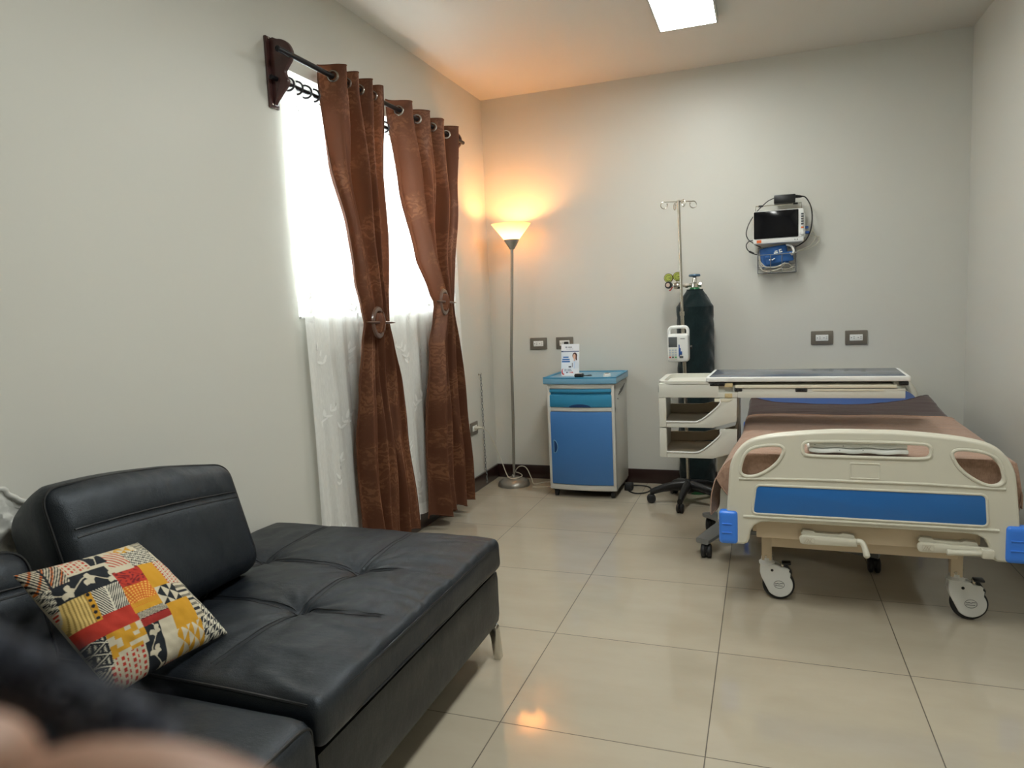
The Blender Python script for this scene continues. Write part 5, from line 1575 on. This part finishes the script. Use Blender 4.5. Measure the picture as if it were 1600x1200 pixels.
def hound(a, b, n):
    i, j = a * n, b * n
    return BK if ((math.floor(i) + math.floor(j)) % 2 == 0) ^ (((i + j) % 1) < 0.25) else WH
def tris(a, b, n, fg, bgc):
    i, j = (a * n) % 1, (b * n) % 1
    k = (math.floor(a * n) + math.floor(b * n)) % 2
    return fg if (i > j if k else i + j > 1) else bgc
def diamonds(a, b):
    s, d = (a + b) * 2.6 % 1, (a - b) * 2.6 % 1
    if min(s, 1 - s) < 0.05 or min(d, 1 - d) < 0.05: return WH
    return WH if (abs(s - 0.5) < 0.3 and abs(d - 0.5) < 0.3 and (math.floor(s * 8) + math.floor(d * 8)) % 3 == 0) else BK
def key(a, b):
    i, j = math.floor(a * 6), math.floor(b * 6)
    return YE if (i, j) in {(0, 0), (1, 0), (1, 1), (2, 1), (2, 2), (3, 2), (3, 3), (3, 1), (4, 1), (2, 3), (2, 4), (1, 4), (3, 5), (4, 5), (0, 3), (0, 4), (0, 5), (5, 3), (5, 2), (4, 3), (2, 0), (4, 0)} else CR
def arcs(a, b):
    d = math.hypot(a - 0.4, b - 1.1)
    if b > 0.62: return YE if ((a * 16) % 1 - .5) ** 2 + ((b * 16) % 1 - .5) ** 2 > 0.06 or b > 0.8 else OR
    ang = math.atan2(b - 1.1, a - 0.4)
    return lin((236, 190, 90)) if ((d * 11) % 1 - .5) ** 2 + ((ang * 8) % 1 - .5) ** 2 < 0.09 else OR
def floral(a, b):
    v_ = math.sin(a * 17 + 3 * math.sin(b * 9)) * math.sin(b * 15 + 2 * math.sin(a * 11))
    return MA if v_ > 0.35 or abs(math.sin(a * 7 - b * 5)) < 0.1 else RE
PATCH = [
    (0, .24, -.1, .18, lambda a, b: fern(a, b, BK, OR if (a * 7 + b * 5) % 2 < 0.5 else CR, 10)),
    (.22, .42, -.1, .13, lambda a, b: dashes(a, b, 7, 7)), (.41, .56, -.1, .12, lambda a, b: leafs(a, b, 1.2)),
    (.54, .70, .05, .24, lambda a, b: RE if (math.hypot(a + .3, b - 1.2) * 6) % 1 < 0.35 and b < 0.75 else CR),
    (.56, .88, -.1, .08, lambda a, b: tris(a, b, 6, YE, CR) if .3 < a < .9 else CR), (.69, .97, .08, .23, lambda a, b: hound(a, b, 9)),
    (.88, 1.3, -.1, .12, lambda a, b: fern(a, b, BK, CR, 7)), (-.1, .11, .18, .34, lambda a, b: hound(a, b, 8)),
    (.1, .51, .15, .31, lambda a, b: leafs(b, a, 2.6)), (.11, .265, .31, .52, lambda a, b: lin((226, 196, 120)) if (a * 7) % 1 < 0.6 else lin((160, 132, 72))),
    (.255, .305, .30, .52, lambda a, b: BK if (a - .5) ** 2 / 1.0 + ((b * 5) % 1 - .5) ** 2 * .9 < 0.07 else YE),
    (.30, .51, .27, .5, lambda a, b: fern(a, b, WH, BK, 9)), (.51, .73, .23, .37, floral), (.73, .89, .23, .45, lambda a, b: YE),
    (.89, 1.06, .22, .46, lambda a, b: dashes(a, b, 6, 9)), (.51, .74, .37, .58, arcs), (.74, .92, .45, .6, lambda a, b: tris(a, b, 3, BK, CR)),
    (.0, .52, .5, .63, lambda a, b: RE), (.52, .76, .58, .69, lambda a, b: fern(b, a, BK if b < .45 else MA, CR if b < .45 else RE, 8)),
    (.76, .98, .6, .81, lambda a, b: YE), (.28, .52, .63, .80, key), (-.1, .28, .63, .84, diamonds), (.26, .49, .80, 1.1, lambda a, b: dashes(a, b, 7, 8)),
    (.49, .64, .67, 1.1, lambda a, b: leafs(a, b, 3.2)), (.64, .75, .67, 1.1, lambda a, b: RE if b > .75 and (a * 5) % 1 < .4 else CR), (.74, 1.0, .79, 1.1, lambda a, b: tris(a, b, 5, YE, CR)),
    (.92, 1.06, .44, .8, lambda a, b: BK if (b * 8) % 1 < .5 and ((a * 9) % 1 < .7 or (b * 8) % 2 < 1) else CR), (1.05, 1.4, .2, .7, lambda a, b: RE if b < .4 else fern(a, b, BK, CR, 7)),
    (1.0, 1.4, .7, 1.1, lambda a, b: hound(a, b, 8)), (-.1, .12, .34, .55, lambda a, b: dashes(a, b, 5, 8)), (-.1, .26, .84, 1.1, lambda a, b: fern(a, b, BK, CR, 9)),
]
def pillow_col(u, v):
    s = u + 0.25 * v
    for a, b, c, d, f in PATCH:
        if a <= s < b and c <= v < d: return f((s - a) / (b - a), (v - c) / (d - c))
    return CR
pC, pD, pA, pB = V((0.395, -3.791, 0.737)), V((0.412, -3.50, 0.711)), V((0.575, -3.405, 0.452)), V((0.572, -3.735, 0.468))
pn = (pD - pC).cross(pB - pC).normalized()
if pn.x < 0: pn = -pn
def pil(u, v, s):
    b = pC * (1 - u) * (1 - v) + pD * u * (1 - v) + pA * u * v + pB * (1 - u) * v
    ctr = (pA + pB + pC + pD) / 4
    eu, ev = 1 - (2 * u - 1) ** 2, 1 - (2 * v - 1) ** 2
    # sides bow in between the ears
    pin = 0.05 * (eu * (1 - ev) + ev * (1 - eu)) ** 1.0
    b = b + (ctr - b) * pin * 0.8
    h = 0.064 * (max(0, eu) * max(0, ev)) ** 0.42
    h += (0.004 * noise.noise(V((u * 5, v * 5, s))) + 0.002 * noise.noise(V((u * 16, v * 16, s)))) * min(1, eu * ev * 6)
    return b + pn * (h * s + 0.0)
pl = thing('throw_pillow', 'patchwork print throw pillow leaning on the black sofa cushion', 'pillow', (0.46, -3.58, 0.44))
print_mesh('pillow_front', lambda u, v: pil(u, v, 1), pillow_col, 280, 280, 'patchwork', pl)
print_mesh('pillow_back', lambda u, v: pil(u, v, -0.75), lambda u, v: CR, 40, 40, 'patchwork', pl)

# ------------------------------------------------------------------ hand of the person holding the camera, close to the lens
per = thing('person', 'blurred bare hand with a dark fleece cuff close in front at the lower left corner', 'person', (1.70, -4.71, 0.80))
def skin_mesh(name, verts, edges, radii, mat, parent, levels=2):
    me = bpy.data.meshes.new(name)
    me.from_pydata(verts, edges, [])
    o = bpy.data.objects.new('tmp', me); COL.objects.link(o)
    sk = o.modifiers.new('skin', 'SKIN'); sk.use_smooth_shade = True
    for i, r in enumerate(radii):
        me.skin_vertices[0].data[i].radius = (r, r); 
    me.skin_vertices[0].data[0].use_root = True
    ss = o.modifiers.new('sub', 'SUBSURF'); ss.levels = levels; ss.render_levels = levels
    dg = bpy.context.evaluated_depsgraph_get(); dg.update()
    out = bpy.data.meshes.new_from_object(o.evaluated_get(dg))
    bpy.data.objects.remove(o, do_unlink=True)
    out.materials.clear(); out.name = name
    return link_mesh(name, out, mat, parent, True, 180)
hv = [(1.60, -4.745, 0.80), (1.66, -4.722, 0.93), (1.70, -4.712, 1.04), (1.718, -4.708, 1.10), (1.724, -4.705, 1.135),
      (1.735, -4.706, 1.168), (1.752, -4.7066, 1.188), (1.7696, -4.7055, 1.1940), (1.7818, -4.7035, 1.1925),
      (1.742, -4.704, 1.152), (1.757, -4.7034, 1.170), (1.7806, -4.6993, 1.1868), (1.7952, -4.697, 1.1885), (1.8061, -4.6936, 1.1835), (1.8113, -4.6913, 1.1775),
      (1.745, -4.700, 1.132), (1.768, -4.696, 1.150), (1.790, -4.692, 1.160), (1.806, -4.689, 1.157),
      (1.744, -4.698, 1.112), (1.764, -4.694, 1.124), (1.782, -4.690, 1.131), (1.795, -4.688, 1.128),
      (1.70, -4.722, 1.12), (1.705, -4.73, 1.15), (1.715, -4.732, 1.172)]
he = [(0, 1), (1, 2), (2, 3), (3, 4), (4, 5), (5, 6), (6, 7), (7, 8), (4, 9), (9, 10), (10, 11), (11, 12), (12, 13), (13, 14), (4, 15), (15, 16), (16, 17), (17, 18), (3, 19), (19, 20), (20, 21), (21, 22), (3, 23), (23, 24), (24, 25)]
hr = [0.042, 0.036, 0.028, 0.027, 0.024, 0.012, 0.010, 0.0095, 0.008, 0.012, 0.0105, 0.0095, 0.009, 0.0085, 0.0065, 0.011, 0.009, 0.0085, 0.007, 0.010, 0.008, 0.0075, 0.006, 0.013, 0.0105, 0.009]
skin_mesh('hand', hv, he, hr, 'skin', per)
m = MB()
cp_ = crom([(1.732, -4.693, 1.203), (1.7534, -4.6932, 1.2025), (1.7637, -4.6902, 1.198), (1.7723, -4.6876, 1.1935), (1.7796, -4.6863, 1.1895), (1.7829, -4.6854, 1.185)], 10)
m.tube(cp_, [0.0038 + 0.0022 * abs(noise.noise(V((k * 0.35, 0, 0)))) for k in range(len(cp_) - 3)] + [0.0035, 0.0025, 0.001], 14)
rnd = random.Random(9)
for k in range(160):
    p = cp_[rnd.randrange(len(cp_) - 3)]
    d = V((rnd.uniform(-1, 1), rnd.uniform(-1, 1), rnd.uniform(-1, 1))).normalized()
    q = p + d * 0.0045
    m.tube([q, q + d * 0.0018 + V((rnd.uniform(-1, 1), 0, rnd.uniform(-1, 1))) * 0.0008, q + d * 0.003], [0.0006, 0.0005, 0.0002], 5)
obj('fleece_cuff', m, 'navyknit', per)
